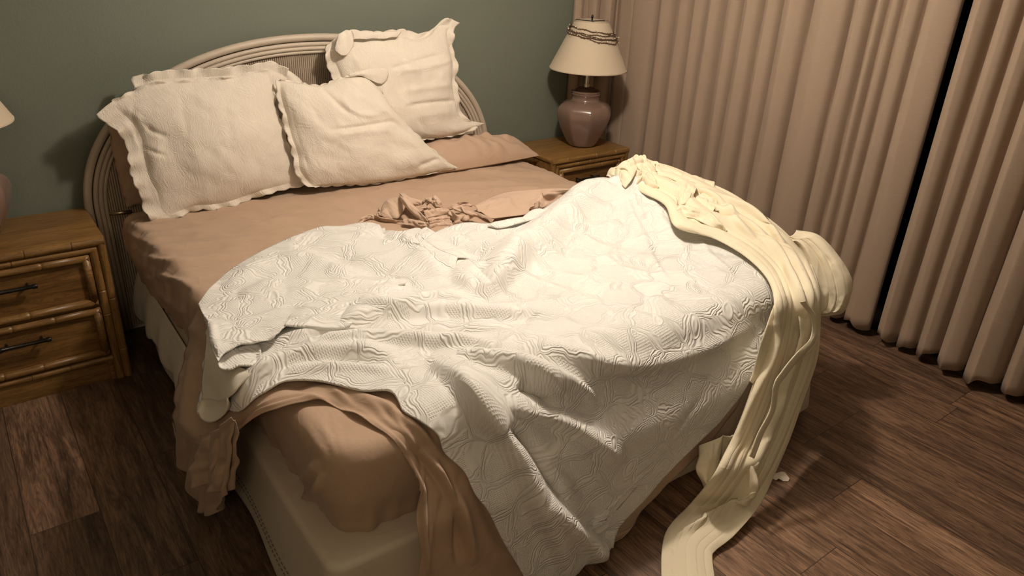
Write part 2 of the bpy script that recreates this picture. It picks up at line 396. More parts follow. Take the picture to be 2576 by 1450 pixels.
# floor: planks as faces of one mesh (pattern), each with its own tone, dimmer left of the bed as painted shade
def make_floor():
    V, Fc, uv, tone = [], [], [], []
    joints = {-2: (-1.25, .90), -1: (-1.64, .45), 0: (-1.05, .30), -3: (-.46, .25)}
    fixed_right = {11: (-2.35, .45), 12: (-2.35, .30), 10: (-2.595, .72), 8: (-2.735, .62), 9: (-3.1, .55), 7: (-2.05, .8), 6: (-2.63, .65), 14: (-2.577, .6), 13: (-3.3, .4)}
    tones = {(-2, 0): .55, (-2, -1): .05, (-1, 0): .30, (-1, -1): .0, (0, 0): .0, (0, -1): .15, (-3, 0): .2, (-3, -1): .1, (10, 0): .45, (10, -1): .95, (9, 0): .8, (9, -1): .5, (8, 0): .85, (8, -1): .9, (11, 0): .3, (11, -1): .35, (12, 0): .3, (7, 0): .3, (7, -1): .9, (6, -1): .8, (13, 0): .5, (14, 0): .6, (14, -1): .45}  # plank variation; strips left of the bed mostly lowered to stand in for dim light
    rr = random.Random(5)
    for i in range(-14, 18):
        x0 = .005+.2*i if i < 5 else .205+(i-1)*.2+(-.10 if i > 5 else 0)
        x1 = x0+.2
        if i == 5: x1 = x0+.1
        if i > 5: x0 -= 0; 
        j0 = joints.get(i, fixed_right.get(i, (rr.uniform(-1.2, 0), 0)))[0]
        Lp = 1.22
        for k in range(-5, 6):
            ya, yb = j0+k*Lp, j0+(k+1)*Lp
            a, b = max(ya, Y_F), min(yb, 0)
            if b <= a: continue
            n = len(V); V += [(x0, a, 0), (x1, a, 0), (x1, b, 0), (x0, b, 0)]
            Fc.append((n, n+1, n+2, n+3)); ua, ub = (a-ya)/Lp, (b-ya)/Lp
            uv += [(0, ua), (1, ua), (1, ub), (0, ub)]
            t = tones.get((i, k), rr.uniform(.15, .9)); q = rr.random()
            tone += [(t, q, 0, 1)]*4
    o = mesh_obj('floor', V, Fc, M['floor'], uv=uv, smooth=False)
    ca = o.data.color_attributes.new('tone', 'FLOAT_COLOR', 'CORNER')
    ca.data.foreach_set('color', np.array(tone, float).ravel())
    tag(o, kind='structure')
make_floor()

# ------------------------------------------------------------------ curtains
def curtain(name, path, valleys, label, seed, amp=.060):
    """path: list of (x, y); valleys: distances along the path where the cloth folds back"""
    P = np.array(path, float); s = np.r_[0, np.cumsum(np.linalg.norm(np.diff(P, axis=0), axis=1))]
    L = s[-1]; n = int(L/.0042); S = np.linspace(0, L, n)
    base = crom(P, n); T = np.gradient(base, axis=0); T /= np.linalg.norm(T, axis=1)[:, None]
    Nn = np.stack([T[:, 1], -T[:, 0]], 1)           # towards the room
    for i in range(n):
        if (Nn[i]@(np.array([1., -1.5])-base[i])) < 0: Nn[i] *= -1
    va = np.array([0]+list(valleys)+[L]); nz = 46; Z = np.linspace(2.30, .045, nz)
    r = np.random.RandomState(seed); ph = r.uniform(-1, 1, (len(va), 3)); am = r.uniform(.65, 1.15, len(va)); sk = r.uniform(.36, .52, len(va))
    V = []; UVs = []
    for j, z in enumerate(Z):
        f = 1-z/2.3
        vz = va+(.010*ph[:, 0]*np.sin(f*3+ph[:, 1]*3)+.010*ph[:, 2]*f); vz[0] = 0; vz[-1] = L
        vz = np.maximum.accumulate(vz)
        k = np.clip(np.searchsorted(vz, S, 'right')-1, 0, len(va)-2)
        t = (S-vz[k])/(vz[k+1]-vz[k]+1e-6); t = np.clip(t, 0, 1)
        t2 = np.where(t < sk[k], t/sk[k]*.5, .5+(t-sk[k])/(1-sk[k])*.5)
        prof = np.sqrt(np.clip(1-(2*t2-1)**2, 0, 1))
        wdt = np.clip((vz[k+1]-vz[k])/.12, .4, 1.3)
        d = amp*am[k]*wdt*(prof)*(1-.12*f)-.035
        dk = np.minimum(S-vz[k], vz[k+1]-S); d = d-.035*np.exp(-(dk/.0085)**2)*(S > .02)*(S < L-.02)
        dx = .012*np.sin(2*np.pi*t2)*wdt
        wob = .004*np.sin(S*31+z*5)*f
        hem = .012*np.sin(S*23+seed)+.010*np.sin(S*51) if j == nz-1 else 0
        for i in range(n):
            q = base[i]+Nn[i]*(d[i]+wob[i])+T[i]*dx[i]
            V.append((q[0], q[1], z+(hem[i] if j == nz-1 else 0)))
            UVs.append((S[i]*1.5, z))
    o = mesh_obj(name, V, grid_faces(nz, n), M['curtain'], uv=UVs); thick(o, .003)
    tag(o, label, 'curtain', 'floor length curtains over the window'); return o
XC = 3.135
vl = [-.21, -.346, -.475, -.591, -.702, -.821, -.922, -1.061, -1.171, -1.335, -1.536, -1.631, -1.703, -1.774, -1.858]
p0 = [(2.79, -.045), (2.92, -.05), (3.05, -.075), (3.115, -.15), (XC, -.26), (XC, -.8), (XC, -1.4), (XC, -2.012)]
L0 = sum(math.dist(p0[i], p0[i+1]) for i in range(4))
curtain('curtain', p0, [.075, .115, .20, .29]+[L0-.26-y for y in vl[1:]], 'taupe linen curtain hanging from the corner to the dark gap, behind the right lamp', 3)
p1 = [(XC, -2.052), (XC, -2.7), (XC, -3.75)]
curtain('curtain', p1, [.10, .19, .29, .42, .56, .68, .83, .97, 1.12, 1.28, 1.4, 1.55], 'taupe linen curtain at the right edge, past the dark gap', 8, .072)
rod = MB(); rod.tube([(3.16, -.05, 2.32), (3.16, -3.8, 2.32)], .012)
tag(rod.build('curtain_rod', M['bronze']), 'dark rod carrying the taupe curtains', 'curtain rod')

# ------------------------------------------------------------------ nightstands
def bamboo(mb, a, b, r, nodes=()):
    a = np.array(a, float); b = np.array(b, float)
    pts = [(0, r), (1, r)]; Ln = np.linalg.norm(b-a)
    for t in nodes:
        e = .004/Ln
        pts += [(t-4*e, r), (t-1.1*e, r*1.045), (t-.3*e, r*.86), (t+.3*e, r*.86), (t+1.1*e, r*1.04), (t+4*e, r)]
    pts.sort(); P = [a+(b-a)*t for t, _ in pts]; mb.tube(P, [q for _, q in pts], 20)
def nightstand(x0, label, mirror=False):
    W, D, H = .607, .41, .628; yb = -.022; yf = yb-D
    cx = x0+W/2
    root = empty('nightstand', (cx, yb-D/2, 0), label, 'nightstand')
    def P(mb, name, mat, parent=root, sm=True):
        o = mb.build(name, mat, None, sm); auto(o, 35)
        o.parent = parent; o.matrix_parent_inverse = Matrix.Translation(-Vector((cx, yb-D/2, 0))) if parent is root else Matrix.Identity(4)
        return o
    mb = MB(); mb.box((x0+.006, yf+.016, .0), (x0+W-.006, yb, H-.022), .003); P(mb, 'body', M['oakpanel'])
    mb = MB(); mb.box((x0, yf+.006, H-.020), (x0+W, yb+.0, H), .005); P(mb, 'top', M['oak'])
    mb = MB()
    bamboo(mb, (x0+.004, yf+.008, H-.0165), (x0+W-.004, yf+.008, H-.0165), .0165, (.18, .55, .81))
    bamboo(mb, (x0+.034, yf+.010, H-.045), (x0+W-.034, yf+.010, H-.045), .0145, (.3, .47))
    P(mb, 'molding', M['oak'])
    for sx in (0, 1):
        mb = MB()
        for k in (0, 1):
            xx = x0+.0165+k*.030 if sx == 0 else x0+W-.0165-k*.030
            bamboo(mb, (xx, yf+.009, 0), (xx, yf+.009, H-.016-.029*k), .0160, (.22+.3*k, .60+.1*k))
        P(mb, 'corner_post', M['oakv'])
    mb = MB(); mb.box((x0+.060, yf+.008, 0), (x0+W-.060, yf+.05, .086), .003)
    bamboo(mb, (x0+.060, yf+.010, .098), (x0+W-.060, yf+.010, .098), .0135, (.4, .68))
    bamboo(mb, (x0+.072, yf+.012, 0), (x0+.072, yf+.012, .088), .013); bamboo(mb, (x0+W-.072, yf+.012, 0), (x0+W-.072, yf+.012, .088), .013)
    P(mb, 'plinth', M['oak'])
    for (za, zb, hz) in ((.347, .568, .492), (.116, .338, .262)):
        xa, xb = x0+.064, x0+W-.064
        mb = MB(); mb.box((xa+.012, yf+.012, za+.012), (xb-.012, yf+.03, zb-.012), .002)
        dr = P(mb, 'drawer', M['oakpanel'])
        mb = MB(); r = .0155
        bamboo(mb, (xa+.003, yf+.008, zb-r), (xb-.003, yf+.008, zb-r), r, (.36, .66))
        bamboo(mb, (xa+.003, yf+.008, za+r), (xb-.003, yf+.008, za+r), r, (.22, .50))
        bamboo(mb, (xa+r, yf+.008, za+.006), (xa+r, yf+.008, zb-.006), r)
        bamboo(mb, (xb-r, yf+.008, za+.006), (xb-r, yf+.008, zb-.006), r)
        fr = mb.build('drawer_frame', M['oak'], None); fr.parent = dr; fr.matrix_parent_inverse = Matrix.Identity(4)
        mb = MB(); c = (xa+xb)/2-.04; zc = hz; hl = .088
        xs = [-hl, -hl+.003, -hl+.016, -hl+.018, hl-.018, hl-.016, hl-.003, hl]
        mb.tube([(c+q, yf-.026, zc) for q in xs], [.0075, .0095, .0095, .0078, .0078, .0095, .0095, .0075], 16)
        for sx in (-1, 1): mb.tube([(c+sx*(hl-.03), yf-.026, zc), (c+sx*(hl-.03), yf+.016, zc)], .005, 10)
        hd = mb.build('handle', M['bronze'], None); hd.parent = dr; hd.matrix_parent_inverse = Matrix.Identity(4); hd['label'] = 'dark bronze bar handle'
    return root
nightstand(-.530, 'golden oak nightstand with two drawers at the left of the bed')
nightstand(2.344, 'golden oak nightstand on the far side of the bed, beside the curtain')

# ------------------------------------------------------------------ lamps
def table_lamp(cx, cy, z0, label, rot=0.0, garland_seed=1):
    root = empty('table_lamp', (cx, cy, z0), label, 'lamp')
    def P(mb, name, mat):
        o = mb.build(name, mat, None); auto(o, 50); o.parent = root; return o
    mb = MB(); c = (0, 0, 0)
    prof = [(0, .001), (.074, .001), (.082, .006), (.092, .022), (.118, .070), (.142, .120), (.157, .165), (.161, .195), (.157, .222), (.140, .245), (.112, .262), (.084, .271), (.080, .277), (.080, .296), (.085, .301), (.087, .307), (.082, .312), (.087, .317), (.086, .323), (.078, .326), (.074, .318), (.0, .316)]
    Pz = crom(np.array(prof[2:12]), 34); prof = prof[:2]+[tuple(q) for q in Pz]+prof[12:]
    mb.lathe(prof, c, 96, (8, rot, .85, .0, .29)); P(mb, 'base', M['ceramic'])
    mb = MB(); mb.lathe([(0, .312), (.062, .312), (.064, .326), (.048, .340), (.018, .345), (0, .346)], c, 40); P(mb, 'cap', M['twig'])
    mb = MB(); mb.tube([(0, 0, .34), (0, 0, .52)], .0125, 16); mb.tube([(0, 0, .345), (0, 0, .362)], .017, 16); P(mb, 'stem', M['brass'])
    # shade (thin cone) with hem
    zb, zt, rb, rt = .446, .716, .224, .098
    mb = MB(); mb.lathe([(rb+.0015, zb), (rb+.002, zb+.006), (rb-.0005, zb+.008), (rt+.0005, zt-.008), (rt+.002, zt-.006), (rt+.0015, zt), (rt-.002, zt), (rb-.003, zb), (rb+.0015, zb)], c, 80)
    P(mb, 'shade', M['shade'])
    mb = MB()
    for k in range(3):
        a = k*2*math.pi/3; mb.tube([(0, 0, zt-.005), (rt*math.cos(a), rt*math.sin(a), zt-.004)], .0018, 8)
    mb.tube([(0, 0, .50), (0, 0, zt+.005)], .003, 8); P(mb, 'harp', M['bronze'])
    mb = MB(); mb.lathe([(0, .716), (.006, .716), (.004, .724), (.007, .730), (.006, .738), (.003, .744), (0, .746)], c, 16); P(mb, 'finial', M['bronze'])
    # twig garland wound round the shade
    rr = random.Random(garland_seed); tw = MB(); be = []
    def on_shade(th, z, o=.004):
        r = rb+(rt-rb)*(z-zb)/(zt-zb)+o; return (r*math.cos(th), r*math.sin(th), z)
    for (zz, dz, ph) in ((.668, .016, 0), (.652, .008, 1.2), (.645, .022, 2.2), (.636, .012, 3.3), (.640, .036, 4.1)):
        pts = []
        for k in range(121):
            th = 2*math.pi*k/120; z = zz-dz*math.cos(th-5.62+.12*ph)+.002*math.sin(th*9+ph)
            pts.append(on_shade(th, z+rr.uniform(-.001, .001), .004+rr.uniform(0, .003)))
        tw.tube(pts, .0022, 6)
        for k in range(120):
            p = np.array(pts[k]); d = np.array([rr.uniform(-1, 1), rr.uniform(-1, 1), rr.uniform(-1, 1)])*.008
            tw.tube([p, p+d], [.0018, .0008], 5)
            if rr.random() < .12:
                q = p+d; s = rr.uniform(.002, .0045)
                be.append((q+p*.02*np.array([1, 1, 0]), s))
    g = P(tw, 'garland', M['twig']); g['label'] = 'brown twig garland with cream berries'
    for q, sz in be:
        bm_ = MB(); bm_.lathe([(0, -sz), (sz*.7, -sz*.7), (sz, 0), (sz*.7, sz*.7), (0, sz)], q, 8)
        b = bm_.build('berry', M['berry'], None); b.parent = g
    return root
table_lamp(2.73, -.245, .629, 'mauve ceramic table lamp with twig-wrapped shade, on the far nightstand', .32)
table_lamp(-.335, -.25, .629, 'mauve ceramic table lamp cut off by the left edge, on the near nightstand', .1, 5)

# ------------------------------------------------------------------ headboard (part of the bed)
bed = empty('bed', (1.25, -1.1, 0), 'king bed with whitewashed arched rattan headboard', 'bed')
def bedpart(o):
    o.parent = bed; o.matrix_parent_inverse = Matrix.Translation(-Vector((1.25, -1.1, 0))); return o
HX, HA, HB, HZ = 1.125, 1.035, .685, .60
def arch(inset, y, n=90, z0=.02):
    a, b = HA-inset, HB-inset
    pts = [(HX-a, y, z0), (HX-a, y, z0+.2), (HX-a, y, HZ-.05)]
    for k in range(n+1):
        th = math.pi-math.pi*k/n; e = 2/2.12
        c, s = math.cos(th), math.sin(th)
        pts.append((HX+a*math.copysign(abs(c)**e, c), y, HZ+b*abs(s)**e))
    pts += [(HX+a, y, HZ-.05), (HX+a, y, z0+.2), (HX+a, y, z0)]
    return pts
mb = MB(); mb.tube(arch(-.002, -.045), .0170, 14); hb = bedpart(mb.build('headboard_rail', M['rattan']))
for ins, y, r in ((.027, -.052, .0100), (.046, -.055, .0095), (.063, -.052, .0080)):
    mb = MB(); mb.tube(arch(ins, y), r, 12); bedpart(mb.build('inner_rail', M['rattan']))
mb = MB(); pitch = .0098; nx = int(2*(HA-.068)/pitch)
for k in range(nx+1):
    x = HX-(HA-.068)+k*pitch; q = abs(x-HX)/(HA-.068); zt = HZ+(HB-.068)*max(0, 1-q**2.12)**(1/2.12)
    m = 9; V = []
    for z in (.03, zt):
        for i in range(m):
            th = math.pi+math.pi*i/(m-1); V.append((x+.0046*math.cos(th), -.040+.0075*math.sin(th), z))
    mb.add(V, [(i, i+1, m+i+1, m+i) for i in range(m-1)])
# backing sheet
bk = [(HX-(HA-.068), -.040, .03)]; 
mb.add([(HX-(HA-.068), -.039, .03), (HX+(HA-.068), -.039, .03)]+[(HX+(HA-.068)*math.cos(t), -.039, HZ+(HB-.068)*math.sin(t)) for t in np.linspace(0, math.pi, 40)], [tuple(range(42))])
bedpart(mb.build('reeded_panel', M['reed']))
mb = MB(); mb.tube([(.155, -.085, .60), (.24, -.10, .60)], .008, 10); bedpart(mb.build('side_peg', M['brass']))

# ------------------------------------------------------------------ bed volumes
BX0, BX1, BY0, BY1, BZ = .250, 2.27, -.10, -2.155, .605
def smax(a, b, k):
    h = np.clip(.5+.5*(a-b)/k, 0, 1); return b*(1-h)+a*h+k*h*(1-h)
def heap(x, y):
    """height of the bedding above the mattress level"""
    h = .018*np.exp(-((x-1.2)/.9)**2-((y+.35)/.7)**2)
    h = h+.150*np.exp(-((x-2.22)/.42)**2-((y+1.10)/.34)**2)
    h = h+.120*np.exp(-((x-2.20)/.30)**2-((y+1.55)/.40)**2)
    return h
def bed_sdf(W, cover=1., lx=0., flare=.0, r=.07, off=0.):
    x, y, z = W[..., 0], W[..., 1], W[..., 2]
    top = z-(BZ+cover*heap(x, y)+.012*(1-cover)*np.exp(-((x-1.2)/.9)**2-((y+.35)/.7)**2))
    dn = np.clip(.56-z, 0, 1)
    q = np.clip(dn/.20, 0, 1); q = q*q*(3-2*q)*.075*(flare > 0)
    foot = -(y-BY1)-flare*dn-q
    left = (BX0-lx-x)-flare*dn-q; right = (x-BX1)-flare*dn-q
    d = smax(foot, smax(left, right, .01), r*2.2); d = smax(top, d, r*1.6)
    return d-off
def cast(G, off, cover=1., flare=0., r=.07, tmax=6.5, sdf=None, lx=0.):
    """place pixel grid G onto the draped surface"""
    if isinstance(off, tuple):      # corner offsets: top left, top right, bottom right, bottom left
        u = np.linspace(0, 1, G.shape[1])[None]; v = np.linspace(0, 1, G.shape[0])[:, None]
        off = ((1-v)*((1-u)*off[0]+u*off[1])+v*((1-u)*off[3]+u*off[2])).ravel()
    shp = G.shape[:-1]; D = rays(G.reshape(-1, 2)); n = len(D); nl = np.linalg.norm(D, axis=1)
    t = np.full(n, 1.6); best = np.full(n, 1e9); bt = t.copy(); ev = sdf or (lambda W: bed_sdf(W, cover, lx, flare, r, off))
    done = np.zeros(n, bool)
    for it in range(260):
        W = CAM+D*t[:, None]; d = ev(W)
        m = (d < best) & ~done; best[m] = d[m]; bt[m] = t[m]
        done |= d < 1e-4
        t = np.where(done, t, t+np.maximum(d*.45, 5e-4)/nl)
        if it > 30 and (done | (t > tmax)).all(): break
    t = np.where(done, t, bt); W = CAM+D*t[:, None]
    W[:, 2] = np.maximum(W[:, 2], .012+.3*np.asarray(off))
    return W.reshape(*shp, 3)
def metric_uv(W):
    x, y, z = W[..., 0], W[..., 1], W[..., 2]
    dn = np.clip(.58-z, 0, 1); foot = (y < BY1+.10); left = (x < BX0+.08)
    return np.stack([np.where(left & ~foot, x-dn, x), np.where(foot, y-dn, y)], -1)
def relax(W, n=2):
    for _ in range(n):
        W[1:-1, 1:-1] = .5*W[1:-1, 1:-1]+.125*(W[:-2, 1:-1]+W[2:, 1:-1]+W[1:-1, :-2]+W[1:-1, 2:])
    return W

# mattress with fitted sheet
def surf_sheet(name, top, right, bottom, left, nu, nv, off, mat, ridges=(), noise_amp=0., ncell=(14, 10), seed=1, parent=None, t=.002, cover=1., flare=0., r=.07, rl=3, mb=None, bulge=0., lx=0.):
    G = coons(top, right, bottom, left, nu, nv)
    W = relax(cast(G, off, cover, flare, r, lx=lx), rl)
    Nn = normals(W); H = line_disp(G, ridges) if len(ridges) else np.zeros(G.shape[:-1])
    if noise_amp: H = H+noise_amp*smooth_noise(H.shape, ncell[0], ncell[1], seed)
    if bulge:
        v = np.linspace(0, 1, nv)[:, None]; u = np.linspace(0, 1, nu)[None]
        H = H+bulge*(np.sin(np.pi*v)**.6)*np.clip(np.sin(np.pi*u)*3, 0, 1)
    W = W+Nn*H[..., None]; UV = metric_uv(W)
    if mb is not None: mb.grid(W, UV.reshape(-1, 2)); return W
    o = mesh_obj(name, W.reshape(-1, 3), grid_faces(nv, nu), mat, parent, uv=UV.reshape(-1, 2)); thick(o, t)
    return o

def rounded_box(name, x0, x1, y0, y1, z0, z1, rv, rt, mat, n=64, topf=None, nz=18, disp=None, sg=40, tops=(.97, .93, .86, .76, .64, .5, .36, .2, .05)):
    """box with rounded vertical corners (rv) and rolled top and bottom edges (rt)"""
    V = []; ring = []
    cs = [(x1-rv, y1-rv, 0), (x0+rv, y1-rv, 90), (x0+rv, y0+rv, 180), (x1-rv, y0+rv, 270)]
    def outline(ins, m=18, seg=sg):
        pts = []; r = max(rv-ins, .004)
        for k, (cx, cy, a0) in enumerate(cs):
            ex = rv-ins-r; 
            for i in range(m):
                a = math.radians(a0+90*i/(m-1)); pts.append((cx+r*math.cos(a), cy+r*math.sin(a)))
            nx_, ny_, na = cs[(k+1) % 4]; pa = pts[-1]; a = math.radians(na); pb = (nx_+r*math.cos(a), ny_+r*math.sin(a))
            for i in range(1, seg): pts.append((pa[0]+(pb[0]-pa[0])*i/seg, pa[1]+(pb[1]-pa[1])*i/seg))
        return pts
    levels = [(rt*.9, z0), (rt*.4, z0+rt*.12), (rt*.12, z0+rt*.4)]+[(0, z0+rt+(z1-z0-2*rt)*k/nz) for k in range(nz+1)]
    levels += [(rt*(1-math.cos(a)), z1-rt+rt*math.sin(a)) for a in np.linspace(.2, math.pi/2, 8)]
    rings = []
    for ins, z in levels: rings.append([(x, y, z) for x, y in outline(ins)])
    m = len(rings[0]); A = np.array(rings)
    c = np.array([(x0+x1)/2, (y0+y1)/2])
    for s in tops:
        R_ = A[len(levels)-1].copy(); R_[:, :2] = c+(R_[:, :2]-c)*s; A = np.concatenate([A, R_[None]])
    if topf is not None:
        wz = np.clip((A[..., 2]-(z1-.08))/.08, 0, 1); A[..., 2] += wz*topf(A[..., 0], A[..., 1])
    if disp is not None: A = disp(A)
    Fc = grid_faces(len(A), m, closed_u=True); Fc.append(tuple(range((len(A)-1)*m, len(A)*m)))
    return A, Fc
mat_root = empty('mattress', (1.267, -1.125, .37), 'thick king mattress in a tan fitted sheet on the bed base', 'mattress')
def mdisp(A):
    x, y, z = A[..., 0], A[..., 1], A[..., 2]
    c = np.array([(BX0+BX1)/2, (BY0+BY1)/2]); out = np.stack([x-c[0], (y-c[1])*1.0, 0*x], -1)
    k = np.stack([np.sign(out[..., 0])*np.clip((abs(out[..., 0])-.92)/.08, 0, 1), np.sign(out[..., 1])*np.clip((abs(out[..., 1])-.94)/.08, 0, 1), 0*x], -1)
    # sides bow out, gathers along the lower hem
    low = np.clip((.45-z)/.09, 0, 1)
    g = .010*np.sin(np.pi*np.clip((z-.37)/.22, 0, 1))-.012*low+low*.004*(np.sin(x*95)+np.sin(x*57+1))*(y < -2)+low*.004*(np.sin(y*90)+np.sin(y*41))*(y > -2)
    A = A+k*g[..., None]
    A[..., 0] -= .060*np.clip((y+1.7)/1.6, 0, 1)*np.clip((1.2-x)/.9, 0, 1)
    # pulled diagonal wrinkles on the near long side and over its rim
    px = project(A.reshape(-1, 3)).reshape(*A.shape[:-1], 2)
    H = line_disp(px, MAT_RIDGES)
    def fbm(a, b, sd):
        r = np.random.RandomState(sd); o = 0
        for k in range(5):
            f = 1.7**k; th = r.uniform(-.5, .5); o = o+np.sin((a*math.cos(th)+b*math.sin(th))*f+r.uniform(0, 6)+1.3*np.sin(b*f*.7+r.uniform(0, 6)))/f**.8
        return o
    top_ = np.clip((z-.56)/.04, 0, 1)
    edge = np.exp(-np.clip(x-.24, 0, 9)/.22)*np.clip((y+1.75)/.2, 0, 1)
    H = H+.0065*edge*fbm(y*42+x*14, x*6, 3)*np.clip((z-.38)/.1, 0, 1)
    rr_ = fbm(x*13, y*17, 8); H = H+top_*.0042*(1-np.abs(rr_))*np.clip((y+1.1)/.4, 0, 1)
    H = H+top_*.0050*fbm(x*9+y*22, x*8, 12)*np.exp(-((x-1.9)/.45)**2-((y+.55)/.35)**2); Nn = np.zeros_like(A); Nn[..., 2] = np.clip((z-.5)/.08, 0, 1); Nn[..., 0] = -np.clip((.34-x)/.06, 0, 1)*(1-.3*Nn[..., 2]); Nn[..., 1] = -np.clip((-2.05-y)/.08, 0, 1)
    Nn /= np.linalg.norm(Nn, axis=-1, keepdims=True)+1e-6
    return A+Nn*H[..., None]
MAT_RIDGES = [
 ([(300, 545), (370, 580), (470, 590), (560, 585)], 9, 9, .006), ([(300, 575), (380, 615), (480, 630)], 7, 9, .006),
 ([(320, 610), (390, 655), (500, 650), (600, 640)], 7, 10, .009), ([(330, 640), (400, 690), (470, 720), (500, 735)], 8, 8, .008),
 ([(340, 665), (400, 655), (520, 668), (640, 650)], 6, 12, .007), ([(350, 700), (420, 700), (500, 720)], 6, 9, .007),
 ([(370, 720), (430, 760), (480, 800)], 8, 9, .008), ([(355, 690), (400, 760), (450, 830)], 7, 9, .006),
 ([(560, 520), (700, 505), (850, 505)], 8, 8, .003), ([(1180, 420), (1280, 440), (1380, 455)], 6, 6, .004), ([(1200, 450), (1300, 470), (1420, 475)], 6, 6, .004),
 ([(1250, 410), (1330, 430), (1420, 450)], 5, 5, .003), ([(640, 560), (760, 545), (880, 540)], 8, 8, .003),
 ([(760, 1060), (800, 1120), (835, 1170)], 6, 6, .004), ([(800, 1050), (830, 1110), (850, 1165)], 5, 5, .004), ([(840, 1050), (855, 1110), (870, 1160)], 5, 5, .003),
 ([(800, 1160), (770, 1200), (740, 1230)], 14, 9, .018), ([(810, 1185), (800, 1225), (775, 1245), (750, 1240), (738, 1225)], 9, 7, .022),
 ([(740, 1222), (755, 1212), (770, 1222)], 9, 9, -.022), ([(780, 1245), (775, 1280), (780, 1310)], 7, 7, .008),
]
A_, F_ = rounded_box('mattress', BX0, BX1, BY1, BY0, .316, BZ, .100, .045, M['tan'], topf=lambda x, y: .024*np.exp(-((x-1.2)/.85)**2-((y+.35)/.7)**2), disp=mdisp, nz=30, sg=200, tops=tuple(np.linspace(.992, .02, 75)))
# denser mesh for wrinkles
fs = mesh_obj('fitted_sheet', A_.reshape(-1, 3), F_, M['tan']); 
fs.parent = mat_root; fs.matrix_parent_inverse = Matrix.Translation(-Vector((1.267, -1.125, .37)))

# box spring with its fitted cover, hanging to near the floor
def bsdisp(A):
    z = A[..., 2]; x, y = A[..., 0], A[..., 1]
    c = np.array([1.267, -1.14]); dn = np.clip((.33-z)/.33, 0, 1)
    sx = np.sign(x-c[0])*np.clip((abs(x-c[0])-.9)/.1, 0, 1); sy = np.sign(y-c[1])*np.clip((abs(y-c[1])-.9)/.1, 0, 1)
    fl = .035*dn+.012*dn*np.sin(y*9)*(abs(sx) > .5)+.010*dn*np.sin(x*11+1)*(abs(sy) > .5)
    A = A.copy(); A[..., 0] += .03*(sx < 0)*np.clip((y+2.2)/2.0, 0, 1); A[..., 0] += sx*fl; A[..., 1] += sy*fl
    A[..., 2] += .012*np.sin(x*13+y*7)*(z < .03); return A
A_, F_ = rounded_box('box_spring', .200, 2.29, -2.215, -.10, .03, .328, .05, .018, M['skirt'], disp=bsdisp, nz=14)
bs = bedpart(mesh_obj('box_spring_cover', A_.reshape(-1, 3), F_, M['skirt']))
bs['label'] = 'off white cotton box spring cover'
mb = MB()
for k in (0, 1):                                      # double hemstitch line near the bottom edge
    P = []
    for i in range(200):
        t = i/199; yv = -2.14+t*2.0; dn = np.clip((.33-(.10+.022*k))/.33, 0, 1); P.append((.200+.03*(yv+2.2)/2-.035*dn-.012*dn*math.sin(yv*9)-.0025, yv, .10+.022*k))
    P = np.array(P)
    for i in range(0, 199): 
        if i % 2 == 0: mb.tube([P[i], P[i+1]], .0016, 5)
bedpart(mb.build('hemstitch', M['stitch']))
# scalloped bed skirt panel under the mattress on the near side
nu, nv = 160, 14; W = np.zeros((nv, nu, 3))
for i in range(nu):
    yv = -.12-i/(nu-1)*1.2; sc = abs(math.sin(math.pi*(yv)/.16))**.6
    for j in range(nv):
        t = j/(nv-1); z = .335-t*(.185+.020*sc+.02*math.sin(yv*3)); W[j, i] = (.200+.03*(yv+2.2)/2-.012-.045*t-.008*t*math.sin(yv*26)-.012*math.sin(t*3), yv, z)
sk = mesh_obj('scalloped_skirt', W.reshape(-1, 3), grid_faces(nv, nu), M['sham'], uv=np.stack([W[..., 1], W[..., 2]], -1).reshape(-1, 2)); thick(sk, .003); bedpart(sk); sk['label'] = 'ivory scalloped skirt edge'

